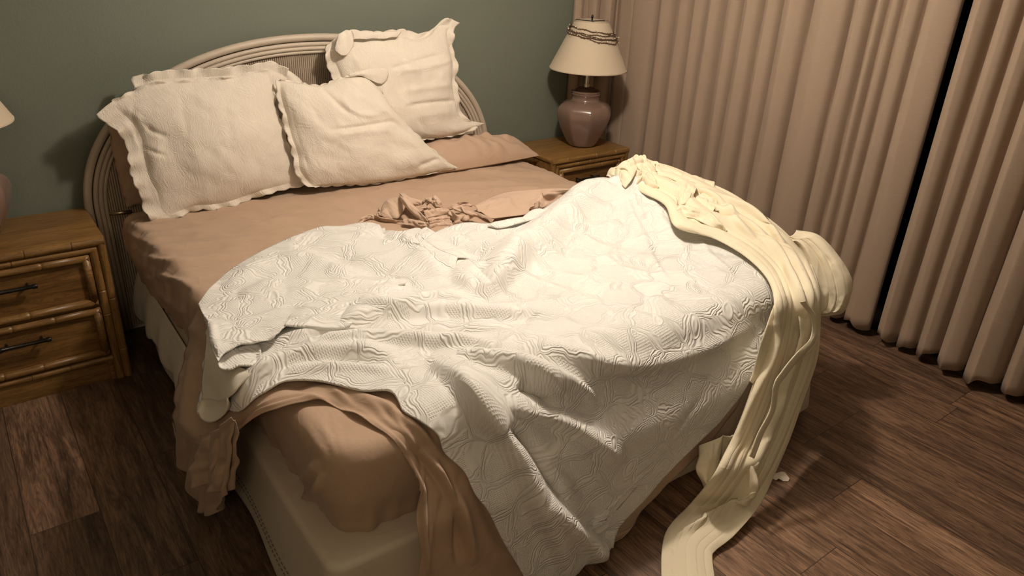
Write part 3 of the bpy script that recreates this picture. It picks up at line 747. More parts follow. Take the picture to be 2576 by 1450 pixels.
# ------------------------------------------------------------------ pillows
def pillow(name, P0, n, top, right, bottom, left, T, fl, mat, label, cat='pillow', group=None, scal=True, wr=.006, seed=1, nu=110, nv=90, waves=.012, ridges=(), frontk=1., backk=.8, pw=.45, tuck=0.):
    n = np.array(n, float); n /= np.linalg.norm(n)
    G = coons(top, right, bottom, left, nu, nv)
    B = on_plane(P0, n, G.reshape(-1, 2)).reshape(nv, nu, 3)
    s = np.linspace(0, 1, nu)[None]*np.ones((nv, 1)); t = np.linspace(0, 1, nv)[:, None]*np.ones((1, nu))
    a, b_, c, d = fl      # left, right, top, bottom flange share
    s2 = np.clip((s-a)/(1-a-b_), 0, 1); t2 = np.clip((t-c)/(1-c-d), 0, 1)
    prof = (np.sin(np.pi*s2)*np.sin(np.pi*t2))**pw
    prof[(s2 <= 0) | (s2 >= 1) | (t2 <= 0) | (t2 >= 1)] = 0
    if tuck: prof *= 1-tuck*np.exp(-((s-.5)/.5)**2)*0
    outf = np.maximum.reduce([np.clip((a-s)/max(a, 1e-3), 0, 1), np.clip((s-1+b_)/max(b_, 1e-3), 0, 1), np.clip((c-t)/max(c, 1e-3), 0, 1), np.clip((t-1+d)/max(d, 1e-3), 0, 1)])
    outf[prof > 0] = 0
    # edge scallops pull the rim in and out along the plane
    cen = B.mean((0, 1)); rad = B-cen; rad /= np.linalg.norm(rad, axis=-1, keepdims=True)+1e-6
    per = np.where((s < a) | (s > 1-b_), t*9*2.2, s*11*2.2)
    if scal: B = B+rad*(outf**2*.007*(np.abs(np.sin(per*math.pi/2))-.6))[..., None]
    wv = outf*waves*(np.sin(per*1.35+seed)+.7*np.sin(per*2.3+2*seed)+.6*np.sin(per*.7))
    nz = smooth_noise((nv, nu), 7, 6, seed)*wr+smooth_noise((nv, nu), 20, 14, seed+5)*wr*.35
    px = G; H = line_disp(px, ridges) if len(ridges) else 0
    # pucker radiating from seam
    fr = prof*T*frontk+nz*np.clip(prof*2, 0, 1)+wv+H*np.clip(prof*3+outf, 0, 1)
    bk = -prof*T*backk+wv-.004
    if (n@(CAM-cen)) < 0: n = -n
    Ff = B+n*(fr[..., None]+.002); Bk = B+n*bk[..., None]
    Ff[..., 2] = np.maximum(Ff[..., 2], .60 if True else 0); 
    UV = np.stack([s*np.linalg.norm(B[0, 0]-B[0, -1]), t*np.linalg.norm(B[0, 0]-B[-1, 0])], -1).reshape(-1, 2)+seed*.37
    V = np.concatenate([Ff.reshape(-1, 3), Bk.reshape(-1, 3)]); off = nu*nv
    faces_b, faces_f = [], []
    for j in range(nv-1):
        for i in range(nu-1):
            q = (j*nu+i, j*nu+i+1, (j+1)*nu+i+1, (j+1)*nu+i)
            isf = max(prof[j, i], prof[j, i+1], prof[j+1, i], prof[j+1, i+1]) <= 0
            tgt = faces_f if (isf and max(fl) > .03) else faces_b
            tgt.append(q); tgt.append(tuple(off+k for k in q[::-1]))
    rim = [(0, i) for i in range(nu)]+[(j, nu-1) for j in range(1, nv)]+[(nv-1, i) for i in range(nu-2, -1, -1)]+[(j, 0) for j in range(nv-2, -1, -1)]
    tgt = faces_f if faces_f else faces_b
    for k in range(len(rim)-1):
        p, q = rim[k][0]*nu+rim[k][1], rim[k+1][0]*nu+rim[k+1][1]; tgt.append((q, p, off+p, off+q))
    def sub(nm, fc):
        ids = sorted({i for f in fc for i in f}); mp = {v: k for k, v in enumerate(ids)}
        return mesh_obj(nm, V[ids], [tuple(mp[i] for i in f) for f in fc], mat, uv=np.concatenate([UV, UV])[ids])
    cz = cen; 
    root = sub(name, faces_b)
    if faces_f:
        f_ = sub('flange', faces_f); f_.parent = root
    # origin at the pillow's base
    tag(root, label, cat, group); return root
PT = lambda z, ox, oy, sc: [(ox+a/sc, oy+b/sc) for a, b in z]

# tan pillow standing behind at left
pillow('pillow', (0, -.105, .6), (0, -1, .0), [(268, 300), (330, 250), (500, 225), (640, 215)], [(640, 215), (650, 350), (655, 470)], [(352, 528), (450, 505), (560, 490), (655, 470)][::1] if False else [(318, 521), (420, 505), (560, 490), (655, 470)], [(268, 300), (283, 380), (298, 450), (318, 521)], .05, (.01, .01, .01, .01), M['tanp'], 'tan pillow standing against the headboard, behind the big ivory sham at left', scal=False, seed=3, wr=.004)
# ivory sham behind at left (only its top shows)
pillow('pillow_sham', (0, -.14, .62), (0, -1, .0), [(333, 193), (400, 179), (560, 170), (650, 160), (682, 154), (722, 172), (752, 192), (766, 207)], [(766, 207), (760, 300), (755, 400)], [(350, 420), (500, 410), (640, 405), (755, 400)], [(333, 193), (334, 225), (345, 300), (350, 420)], .045, (.07, .12, .10, .03), M['sham'], 'ivory scalloped sham mostly hidden behind the big one at left', 'pillow', seed=11, waves=.010)
# big ivory sham front left
TL = [(239, 287), (277, 256), (331, 229), (393, 206), (470, 202), (586, 191), (640, 178), (680, 172)]
RR = [(680, 172), (686, 205), (698, 272), (718, 330), (727, 368), (750, 426), (766, 468)]
BB = [(388, 562), (420, 562), (447, 548), (501, 530), (540, 528), (586, 519), (664, 492), (720, 477), (766, 468)]
LL = [(239, 287), (262, 308), (290, 328), (318, 365), (322, 407), (336, 461), (356, 498), (364, 535), (388, 562)]
SR = [([(340, 250), (330, 290), (345, 340), (365, 400), (375, 460), (395, 520)], 6, 6, -.012), ([(345, 300), (380, 330), (420, 345)], 6, 6, -.010), ([(315, 270), (345, 300), (370, 330)], 8, 8, .012), ([(355, 370), (390, 385), (415, 390)], 5, 5, -.008), ([(300, 300), (330, 330), (350, 380)], 8, 5, .010),
      ([(450, 230), (455, 300), (470, 350)], 8, 8, -.003), ([(560, 250), (565, 330), (580, 400)], 10, 10, -.003)]
pillow('pillow_sham', (0, -.295, .62), (0, -1, .20), TL, RR, BB, LL, .075, (.115, .018, .03, .05), M['sham'], 'biggest ivory scalloped sham, leaning at the left of the headboard', seed=2, ridges=SR, wr=.005, waves=.010, pw=.62)
# tall sham at right
def z5(*p): return PT(p, 780, 20, 3.02)
E_top = z5((150, 260), (230, 195), (300, 165), (500, 178), (720, 163), (830, 192), (930, 160), (1010, 85), (1080, 85), (1140, 110))
E_right = z5((1140, 110), (1085, 190), (1090, 300), (1122, 430), (1112, 560), (1132, 700), (1190, 840), (1330, 878))
E_bot = z5((420, 1040), (600, 1030), (870, 1003), (1000, 990), (1100, 972), (1210, 940), (1330, 878))
E_left = z5((150, 260), (105, 350), (125, 420), (160, 500), (190, 580), (280, 800), (420, 1040))
pillow('pillow_sham', (0, -.235, .75), (0, -1, .20), E_top, E_right, E_bot, E_left, .075, (.07, .05, .07, .03), M['sham'], 'tall ivory sham standing upright at the right of the headboard', seed=4, waves=.010,
       ridges=[(z5((560, 470), (800, 400), (1000, 350)), 5, 5, -.008), (z5((580, 490), (900, 440), (1080, 380)), 5, 8, .008), (z5((660, 750), (850, 720), (1120, 700)), 4, 6, -.012), (z5((640, 640), (900, 600), (1100, 570)), 8, 8, .006), (z5((1050, 190), (1075, 400), (1110, 700)), 5, 4, -.010), (z5((700, 830), (950, 800), (1130, 780)), 12, 12, .006)], wr=.005)
# folded-over flange tabs of the tall sham
def flap(mb, top, right, bottom, left, plane, h, nu=26, nv=20, bul=.012):
    G = coons(top, right, bottom, left, nu, nv); n = np.array(plane[1], float); n /= np.linalg.norm(n)
    W = on_plane(np.array(plane[0])+n*h, n, G.reshape(-1, 2)).reshape(nv, nu, 3)
    s = np.linspace(0, 1, nu)[None]; t = np.linspace(0, 1, nv)[:, None]
    W += n*(bul*np.sin(np.pi*s)*np.sin(np.pi*t*.8+.3)+.004*np.sin(s*9))[..., None]
    mb.grid(W, np.stack([W[..., 0], W[..., 2]], -1).reshape(-1, 2))
mbf = MB(); PE = ((0, -.235, .75), (0, -1, .20))
flap(mbf, z5((215, 200), (260, 175), (310, 170)), z5((310, 170), (325, 230), (325, 290), (300, 320)), z5((195, 330), (230, 358), (270, 360), (300, 320)), z5((215, 200), (200, 260), (190, 300), (195, 330)), PE, .055)
flap(mbf, z5((310, 175), (500, 185), (690, 180)), z5((690, 180), (680, 200), (660, 220)), z5((330, 240), (360, 235), (420, 238), (480, 230), (560, 235), (610, 222), (660, 220)), z5((310, 175), (325, 210), (330, 240)), PE, .045, bul=.004)
o = mbf.build('folded_flange', M['sham']); thick(o, .004); o.parent = [q for q in COL.objects if q.get('label', '').startswith('tall ivory')][0]
# middle sham, slumped
D_top = [(692, 200), (740, 204), (790, 213), (812, 212), (850, 198), (885, 190), (915, 193), (948, 215)]
D_right = [(948, 215), (975, 255), (1000, 290), (1060, 350), (1100, 385), (1150, 424)]
D_bot = [(772, 472), (800, 471), (860, 468), (940, 464), (1040, 447), (1100, 434), (1150, 424)]
D_left = [(692, 200), (697, 245), (712, 300), (722, 345), (737, 390), (742, 430), (772, 472)]
pillow('pillow_sham', (0, -.36, .63), (0, -1, .30), D_top, D_right, D_bot, D_left, .085, (.045, .012, .012, .012), M['sham'], 'slumped ivory sham in the middle, overlapping the tall one', seed=6, waves=.008,
       ridges=[([(800, 215), (830, 260), (860, 285), (890, 300)], 6, 6, -.010), ([(860, 215), (850, 260), (880, 290), (930, 290), (965, 270)], 8, 8, .010), ([(810, 330), (870, 325), (960, 310), (990, 312)], 5, 6, -.010), ([(820, 345), (900, 335), (980, 330)], 8, 8, .006), ([(720, 260), (745, 350), (775, 440)], 5, 5, -.008), ([(1040, 420), (1080, 405), (1100, 400)], 6, 6, -.012), ([(1090, 385), (1110, 410), (1120, 428)], 6, 6, .010)], wr=.005, pw=.40)
# stray scalloped corner that folds over between the shams
mbf = MB(); PD = ((0, -.235, .75), (0, -1, .20))
flap(mbf, z5((285, 505), (380, 480), (470, 460), (560, 458)), z5((560, 458), (590, 480), (585, 540), (545, 580)), z5((300, 520), (380, 515), (450, 545), (500, 570), (545, 580)), z5((285, 505), (290, 512), (300, 520)), PD, .075, bul=.012)
o = mbf.build('folded_corner', M['sham']); thick(o, .004); o.parent = [q for q in COL.objects if q.get('label', '').startswith('tall ivory')][0]
# tan pillow lying at right under the tall sham
def lying_pillow():
    nu, nv = 90, 60; s = np.linspace(0, 1, nu)[None]*np.ones((nv, 1)); t = np.linspace(0, 1, nv)[:, None]*np.ones((1, nu))
    x0, x1, ya, yb = 1.42, 2.33, -.085, -.35
    T = .155; V = []
    pr = (np.clip(np.sin(np.pi*s), 0, 1)**.42)*(np.clip(np.sin(np.pi*t), 0, 1)**.45)
    # corners pointed, sides drawn in
    x = x0+(x1-x0)*s; x = x+(.06*(1-np.abs(2*t-1)**1.4))*np.where(s < .5, 1, -1)*np.abs(2*s-1)**3*.5
    y = ya+(yb-ya)*t+.03*(np.abs(2*s-1)**2)*(t-.5)
    wr = smooth_noise((nv, nu), 13, 7, 21)*.010*pr
    sx = np.sin(s*70+4*np.sin(t*5))*.007*np.clip(pr, 0, 1)*np.exp(-((s-.62)/.25)**2)
    zt = .636+T*.86*pr+wr+sx; zb = .636-T*.15*pr
    up = np.stack([x, y, zt], -1); dn = np.stack([x, y, zb], -1)
    V = np.concatenate([up.reshape(-1, 3), dn.reshape(-1, 3)]); o = nu*nv
    Fc = grid_faces(nv, nu)+[tuple(o+k for k in f[::-1]) for f in grid_faces(nv, nu)]
    root = mesh_obj('pillow', V, Fc, M['tanp'])
    tag(root, 'tan pillow lying flat at the right, under the tall ivory sham', 'pillow')
    # open hem of the pillowcase along its front
    G = coons([(1075, 372), (1150, 385), (1240, 383), (1310, 378)], [(1310, 378), (1322, 374)], [(1101, 384), (1128, 401), (1177, 396), (1182, 389), (1243, 386), (1322, 374)], [(1075, 372), (1088, 380), (1101, 384)], 60, 8)
    W = at(2, .634, G.reshape(-1, 2)).reshape(8, 60, 3); W[..., 1] = np.minimum(W[..., 1], -.10); W[..., 2] += .005*np.sin(np.linspace(0, 20, 60))[None]
    h = mesh_obj('pillowcase_hem', W.reshape(-1, 3), grid_faces(8, 60), M['tanp'], root); thick(h, .004)
lying_pillow()

# ------------------------------------------------------------------ flat sheet (tan): under the coverlet, hanging at the foot, bunched towards the pillows
flat = empty('flat_sheet', (1.2, -2.0, .6), 'tan flat sheet bunched on the mattress and trailing out below the coverlet', 'sheet')
def child(o, root):
    o.parent = root; o.matrix_parent_inverse = Matrix.Translation(-root.location); return o
fs_bottom = [(440, 1085), (470, 1108), (510, 1122), (550, 1120), (590, 1095), (640, 1055), (700, 1028), (760, 1012), (820, 1008), (880, 1035), (950, 1075), (1000, 1120), (1035, 1180), (1052, 1240), (1048, 1320), (1058, 1400), (1066, 1500), (1250, 1530), (1400, 1520), (1548, 1480)]
fs_top = [(500, 775), (650, 790), (850, 830), (1100, 850), (1400, 870), (1650, 880), (1875, 900)]
fs_left = [(500, 775), (478, 820), (470, 870), (452, 940), (440, 1010), (440, 1085)]
fs_right = [(1875, 900), (1862, 1000), (1795, 1100), (1722, 1182), (1650, 1250), (1604, 1300), (1580, 1380), (1548, 1480)]
FR = [([(500, 860), (480, 960), (470, 1050), (500, 1110)], 14, 10, .020), ([(540, 930), (530, 1020), (545, 1100)], 12, 12, -.012),
      ([(760, 975), (860, 985), (960, 1020), (1060, 1090), (1120, 1170)], 10, 12, .014), ([(800, 1000), (900, 1030), (1000, 1090), (1060, 1160), (1110, 1230)], 8, 8, -.010),
      ([(1060, 1130), (1120, 1220), (1160, 1300), (1190, 1420)], 16, 9, .035), ([(1100, 1150), (1140, 1240), (1150, 1330), (1150, 1430)], 8, 8, -.020),
      ([(1030, 1150), (1060, 1250), (1062, 1350), (1075, 1450)], 9, 7, .025), ([(1190, 1180), (1230, 1300), (1290, 1400)], 15, 15, -.01),
      ([(640, 1030), (720, 1000), (800, 995)], 5, 5, .010), ([(600, 1075), (660, 1035), (760, 1005), (830, 1003)], 4, 4, .012)]
o = surf_sheet('draped_cloth', fs_top, fs_right, fs_bottom, fs_left, 260, 120, .014, M['tan'], FR, .003, (30, 16), 9, flare=.10, r=.06, rl=4, lx=.07)
child(o, flat)
def gather(uu, vv, K, seed, jit=.045, lo=0., hi=1.):
    """crisp gathers: rounded ribs between sharp creases that wander along the cloth; returns height 0..1 and rib width"""
    r = np.random.RandomState(seed); kn = np.linspace(lo, hi, K+1)[:, None]+r.uniform(-.3, .3, (K+1, 1))/K
    x = vv[:, 0][None]; w_ = np.zeros((K+1, x.shape[1]))
    for k in range(3): w_ += np.sin(x*(2.2+2.4*k)+r.uniform(0, 6.3, (K+1, 1)))*r.uniform(.4, 1, (K+1, 1))/(1+.6*k)
    kn = kn+jit*w_*.7; kn[0] = lo-.001; kn[-1] = hi+.001; kn = np.sort(kn, axis=0)
    out = np.zeros(uu.shape); wid = np.zeros(uu.shape)
    for j in range(uu.shape[0]):
        q = kn[:, j]; i = np.clip(np.searchsorted(q, uu[j], 'right')-1, 0, K-1); d = q[i+1]-q[i]+1e-4
        t = np.clip((uu[j]-q[i])/d, 0, 1); out[j] = np.sqrt(np.clip(1-(2*t-1)**2, 0, 1)); wid[j] = d
    return out, wid
# gathered tail hanging at the near side
def hang(name, top, bottom, yx, axis, pleats, amp, mat, nu=120, nv=60, seed=0, root=None, lean=0.):
    A = crom(top, nu); B = crom(bottom, nu); t = np.linspace(0, 1, nv)[:, None, None]
    G = A[None]*(1-t)+B[None]*t; W = at(axis, yx, G.reshape(-1, 2)).reshape(nv, nu, 3)
    u = np.linspace(0, 1, nu)[None]; tt = t[..., 0]
    H = amp*(np.sin(u*pleats*6.283+seed+tt*1.2)+.5*np.sin(u*pleats*14+2*seed-tt*2))*(.5+.7*tt)+smooth_noise((nv, nu), 6, 8, seed+3)*amp*.4
    g1, w1 = gather(u+0*tt, tt+0*u, 6, seed+70, .05); H = H+.16*g1*w1*(.5+.8*tt)
    n = np.zeros(3); n[axis] = -1; W += n*(H[..., None]); W[..., 0 if axis == 1 else 1] += .3*amp*np.sin(tt*7+u*20)
    o = mesh_obj(name, W.reshape(-1, 3), grid_faces(nv, nu), mat, uv=W[..., [1, 2]].reshape(-1, 2)); thick(o, .002)
    return child(o, root) if root else o
hang('hanging_tail', [(440, 1060), (480, 1080), (530, 1090), (590, 1060)], [(470, 1240), (490, 1300), (505, 1308), (522, 1284), (530, 1262), (548, 1290), (578, 1262), (588, 1240)], .10, 0, 2.6, .010, M['tan'], root=flat, seed=2)
hang('hanging_tail', [(505, 1090), (545, 1085), (590, 1050)], [(528, 1200), (560, 1215), (587, 1235)], .10, 0, 2.0, .012, M['tan'], root=flat, seed=5)
# turned hem strip at the near corner of the bed
surf_sheet('turned_hem', [(505, 770), (492, 790), (480, 815), (472, 850)], [(472, 850), (485, 853), (500, 845)], [(530, 800), (522, 815), (512, 830), (500, 845)], [(505, 770), (520, 780), (530, 800)], 30, 14, .05, M['tan'], [([(500, 790), (512, 800), (520, 808)], 3, 3, .008), ([(488, 812), (498, 818), (510, 826)], 3, 3, .008)], flare=.10)
child(COL.objects['turned_hem'], flat)

# bunched edge on top of the bed
def tuft(mb, A, B, hA, hB, bul, nu=46, nv=16, base=.612, wr=.004, seed=0, pl=0, pa=0., rid=(), K=0, kb=.02):
    a, b = crom(A, nu), crom(B, nu); HA = np.interp(np.linspace(0, 1, nu), np.linspace(0, 1, len(np.atleast_1d(hA))), np.atleast_1d(hA)); HB = np.interp(np.linspace(0, 1, nu), np.linspace(0, 1, len(np.atleast_1d(hB))), np.atleast_1d(hB))
    def plz(P, H):
        d = rays(P); t = ((base+H)-CAM[2])/d[:, 2]; return CAM+d*t[:, None]
    WA, WB = plz(a, HA), plz(b, HB); t = np.linspace(0, 1, nv)[:, None, None]
    W = WA[None]*(1-t)+WB[None]*t; Nn = normals(W); u = np.linspace(0, 1, nu)[None]; tt = t[..., 0]
    H = bul*np.sin(np.pi*tt)+smooth_noise((nv, nu), 7, 4, seed)*wr*np.sin(np.pi*tt)+pa*np.sin(pl*math.pi*tt+u*1.5)
    H = H+smooth_noise((nv, nu), 16, 8, seed+50)*wr*.4*np.sin(np.pi*tt)
    if K:
        g1, w1 = gather(tt+0*u, (u+0*tt) if False else np.linspace(0, 1, nv)[:, None]+0*u, K, seed+9) if False else gather((tt+0*u).T, (u+0*tt).T, K, seed+9, .06)
        H = H+kb*K*(g1*w1).T
    if len(rid): H = H+line_disp(project(W.reshape(-1, 3)).reshape(nv, nu, 2), rid)
    W = W+Nn*H[..., None]; mb.grid(W, W[..., :2].reshape(-1, 2))
def zb(*p): return PT(p, 880, 460, 6.44)
mb = MB()
tuft(mb, zb((500, 570), (520, 400), (620, 270), (820, 235)), zb((560, 590), (700, 590), (800, 560), (900, 400)), [.01, .04, .07, .08], [.015, .02, .03, .05], .02, seed=1)
tuft(mb, zb((820, 260), (855, 165), (960, 230), (1100, 270), (1180, 300)), zb((820, 300), (900, 360), (1010, 380), (1080, 370), (1120, 350)), [.08, .105, .09, .08, .07], [.06, .06, .06, .05, .05], .012, seed=2)
tuft(mb, zb((830, 190), (815, 270), (930, 420), (1080, 560), (1250, 640)), zb((850, 170), (960, 290), (1100, 430), (1200, 540), (1265, 620)), [.09, .085, .07, .05, .03], [.105, .10, .09, .075, .05], .010, seed=3, nv=12)
tuft(mb, zb((760, 340), (860, 430), (960, 530), (1060, 600)), zb((830, 300), (960, 400), (1080, 520), (1180, 610)), [.02, .015, .015, .015], [.06, .055, .05, .03], -.012, seed=4)
tuft(mb, zb((1150, 295), (1250, 245), (1430, 235)), zb((1160, 330), (1280, 290), (1400, 420), (1470, 420)), [.07, .085, .085], [.05, .07, .05, .04], .012, seed=5)
tuft(mb, zb((1430, 235), (1470, 300), (1530, 410)), zb((1330, 290), (1400, 380), (1470, 430)), [.085, .08, .05], [.07, .055, .045], .015, seed=6)
tuft(mb, zb((1070, 450), (1160, 380), (1280, 285)), zb((1180, 480), (1240, 380), (1300, 300)), [.03, .05, .07], [.02, .04, .065], .012, seed=7)
tuft(mb, zb((1180, 470), (1240, 360), (1330, 440)), zb((1200, 500), (1290, 450), (1360, 460)), [.015, .04, .02], [.02, .03, .02], -.01, seed=8)
tuft(mb, zb((1170, 480), (1350, 440), (1580, 420)), zb((1240, 580), (1400, 540), (1600, 510)), [.04, .05, .05], [.03, .035, .03], .015, seed=9)
for k, (y0, y1) in enumerate(((545, 575), (570, 615), (605, 655), (650, 710))):
    tuft(mb, zb((1250+8*k, y0+40), (1400, y0+8), (1570+20*k, y0-10)), zb((1260+12*k, y1+40), (1420, y1+8), (1600+26*k, y1-10)), [.030-.006*k]*3, [.020-.006*k]*3, .010, seed=10+k, nv=8)
tuft(mb, zb((880, 590), (1000, 590), (1150, 620), (1260, 640)), zb((860, 680), (1000, 700), (1180, 730), (1310, 745)), [.035, .04, .045, .04], [.02, .02, .02, .02], .010, seed=15)
tuft(mb, zb((390, 520), (520, 575), (700, 600), (900, 620)), zb((380, 610), (520, 635), (700, 650), (880, 690)), [.035, .03, .025, .02], [.008]*4, -.006, seed=16)
tuft(mb, zb((105, 680), (200, 560), (320, 515), (390, 525)), zb((180, 680), (240, 610), (320, 590), (385, 610)), [.005, .03, .035, .03], [.005, .01, .015, .01], .008, seed=17)
tuft(mb, zb((480, 480), (430, 530), (430, 540)), zb((510, 400), (500, 480), (500, 570)), [.005, .005, .01], [.03, .025, .02], .004, seed=18)
tuft(mb, zb((1590, 500), (1640, 450), (1740, 520), (1960, 530)), zb((1640, 620), (1760, 600), (1880, 620), (2000, 560)), [.04, .055, .03, .03], [.01, .01, .02, .02], .014, seed=19)
tuft(mb, zb((1640, 400), (1800, 370), (1900, 430), (2100, 490), (2300, 580)), zb((1720, 450), (1850, 500), (1990, 545), (2150, 560), (2340, 600)), [.05, .06, .055, .05, .03], [.04, .035, .03, .03, .02], .010, seed=20)
tuft(mb, zb((1560, 410), (1680, 350), (1790, 310), (1930, 320), (1960, 370)), zb((1620, 430), (1760, 400), (1840, 370), (1900, 370), (1980, 380)), [.03, .05, .065, .065, .04], [.045, .05, .05, .05, .04], -.008, seed=21)
tuft(mb, zb((1690, 690), (1700, 620), (1760, 640)), zb((1740, 695), (1830, 650), (1900, 690)), [.005, .02, .02], [.005, .01, .005], .01, seed=22)
tuft(mb, zb((1590, 600), (1650, 640), (1700, 690)), zb((1600, 560), (1700, 620), (1860, 640)), [.005, .005, .005], [.012, .01, .01], .004, seed=23)
# broad pale stretch towards the far edge
tuft(mb, zb((1960, 380), (2100, 330), (2300, 235), (2560, 150), (2900, 120), (3300, 95), (3700, 100)), zb((2200, 540), (2300, 580), (2420, 570), (2600, 545), (2900, 500), (3300, 330), (3640, 170)), [.04, .045, .055, .07, .085, .11, .13], [.03, .02, .02, .02, .03, .07, .11], .010, nu=90, nv=30, wr=.010, seed=24)
tuft(mb, zb((2990, 330), (3060, 290), (3110, 340)), zb((2940, 440), (2990, 500), (3060, 470)), [.07, .08, .06], [.02, .02, .02], .012, seed=25)
o = mb.build('bunched_edge', M['rose']); thick(o, .0025); child(o, flat); o['label'] = 'crumpled sheet edge with a wide hem'

# ------------------------------------------------------------------ white coverlet
cv = empty('coverlet', (1.3, -1.8, .62), 'white quilted matelasse coverlet thrown across the foot of the bed', 'coverlet')
cv_top = [(500, 768), (528, 728), (575, 690), (650, 640), (760, 588), (850, 572), (930, 563), (1000, 585), (1050, 575), (1082, 585), (1150, 567), (1235, 565), (1290, 560), (1345, 545), (1400, 515), (1440, 490), (1500, 465), (1540, 450), (1580, 440)]
cv_right = [(1580, 440), (1640, 475), (1690, 545), (1760, 580), (1830, 610), (1905, 655), (1945, 715), (1950, 770), (1925, 860), (1880, 960), (1800, 1070), (1682, 1188), (1592, 1288), (1550, 1350), (1528, 1412)]
cv_bot = [(500, 1035), (512, 1055), (535, 1062), (560, 1050), (575, 1032), (605, 1035), (640, 1000), (665, 985), (720, 962), (790, 960), (850, 972), (915, 985), (985, 988), (1015, 1030), (1055, 1060), (1100, 1095), (1118, 1140), (1165, 1185), (1192, 1240), (1230, 1290), (1265, 1360), (1300, 1420), (1335, 1480), (1380, 1520), (1425, 1500), (1435, 1455), (1455, 1418), (1490, 1408), (1528, 1412)]
cv_left = [(500, 768), (515, 800), (524, 850), (516, 930), (508, 990), (500, 1035)]
CR = [
 # heap ridge running down from the far corner
 ([(1530, 455), (1470, 505), (1400, 570), (1330, 632), (1265, 690), (1228, 722)], 34, 60, .050),
 ([(1470, 460), (1400, 520), (1330, 570), (1250, 610)], 22, 22, -.020),
 ([(1180, 700), (1230, 745), (1300, 720)], 26, 26, -.012),
 ([(1150, 690), (1200, 730), (1260, 770), (1320, 770)], 14, 14, -.006),
 ([(1130, 695), (1190, 722), (1235, 730), (1290, 692), (1335, 645)], 46, 13, .030),
 # long folds sweeping from the near edge to the middle
 ([(660, 870), (800, 850), (950, 812), (1100, 790), (1250, 800), (1400, 780)], 26, 9, .024),
 ([(700, 905), (830, 880), (980, 862), (1130, 870), (1300, 890)], 24, 9, .024),
 ([(700, 890), (830, 862), (980, 838), (1120, 835), (1260, 845)], 10, 10, -.014),
 ([(600, 1010), (660, 950), (740, 915), (860, 898), (1000, 905)], 26, 10, .028),
 ([(680, 960), (760, 935), (880, 930), (1000, 945)], 10, 10, .012),
 ([(640, 935), (720, 895), (830, 875)], 7, 7, -.014),
 ([(900, 790), (1000, 800), (1100, 760), (1180, 775)], 22, 8, .018),
 ([(1018, 700), (984, 718), (962, 742), (936, 766), (905, 782), (850, 800)], 55, 5, .020),
 ([(730, 625), (830, 640), (950, 690), (1050, 700)], 20, 20, -.014),
 ([(560, 720), (650, 680), (780, 660), (880, 690)], 24, 18, .014),
 ([(600, 750), (660, 728), (720, 740)], 16, 14, .008),
 ([(960, 600), (1030, 615), (1100, 680), (1140, 690)], 14, 22, .018),
 ([(1085, 590), (1180, 630), (1220, 660)], 14, 14, -.014),
 ([(950, 575), (985, 600), (1020, 605)], 12, 10, -.022),
 ([(1150, 820), (1300, 850), (1450, 850), (1600, 830)], 25, 20, .008),
 # rim and foot
 ([(1250, 880), (1400, 893), (1540, 920), (1640, 915), (1760, 880), (1900, 815)], 24, 15, .020),
 ([(1150, 905), (1260, 925), (1350, 950), (1420, 985)], 18, 9, .028),
 ([(1230, 900), (1330, 925), (1410, 950), (1470, 985), (1500, 1030)], 10, 16, .018),
 ([(1300, 965), (1360, 1000), (1390, 1030)], 14, 18, -.022),
 ([(1080, 900), (1140, 960), (1190, 1030), (1245, 1090), (1290, 1170), (1340, 1270), (1390, 1370), (1430, 1470)], 55, 16, .060),
 ([(1262, 1020), (1350, 1045), (1440, 1085), (1510, 1130), (1560, 1175)], 26, 10, .030),
 ([(1240, 1060), (1300, 1100), (1360, 1180), (1420, 1290)], 18, 24, -.040),
 ([(1350, 1235), (1420, 1310), (1480, 1370), (1525, 1405)], 20, 22, .050),
 ([(1380, 1160), (1450, 1210), (1500, 1290), (1535, 1350)], 26, 26, -.020),
 # soft creases on the raised part
 ([(1565, 470), (1590, 540), (1620, 600), (1650, 670), (1690, 720)], 6, 14, .010), ([(1640, 500), (1670, 560), (1730, 640)], 7, 12, .008),
 ([(1440, 560), (1420, 640), (1470, 700)], 20, 20, -.006), ([(1760, 600), (1790, 650), (1850, 700)], 7, 9, .008),
 ([(1530, 760), (1620, 730), (1700, 760)], 30, 30, .008), ([(1300, 700), (1400, 740), (1520, 780)], 18, 18, .006),
]
mbc = MB()
CR = [(p, a, b, amp*(1.45 if max(q[1] for q in p) < 1060 else 1.15)) for p, a, b, amp in CR]
o = surf_sheet('quilted_cloth', cv_top, cv_right, cv_bot, cv_left, 430, 210, .034, M['coverlet'], CR, .0035, (22, 14), 31, t=.006, flare=.13, r=.07, rl=5, lx=.06)
o.modifiers['thickness'].offset = -1
child(o, cv)
# turned-back folds of the coverlet
def zl(*p): return PT(p, 440, 700, 3.625)
mb = MB()
surf_sheet('x', zl((220, 255), (400, 235), (600, 195), (900, 190), (1150, 200), (1395, 215)), zl((1395, 215), (1330, 280), (1230, 340)), zl((300, 390), (400, 430), (600, 470), (800, 480), (980, 460), (1060, 390), (1230, 340)), zl((220, 255), (250, 330), (300, 390)), 90, 36, (.04, .04, .075, .085), None, [], .002, (8, 4), 3, flare=.12, mb=mb, lx=.06)
surf_sheet('x', zl((300, 385), (450, 430), (650, 460), (850, 470), (985, 450)), zl((985, 450), (930, 520), (850, 565)), zl((400, 770), (440, 700), (520, 640), (620, 600), (740, 585), (850, 565)), zl((300, 385), (320, 520), (350, 650), (400, 770)), 80, 40, (.085, .08, .075, .095), None, [(zl((330, 400), (360, 550), (400, 700)), 10, 10, .012)], .002, (6, 4), 4, flare=.12, mb=mb, lx=.06)
o = mb.build('turned_fold', M['coverlet']); thick(o, .006); child(o, cv)
mb = MB()
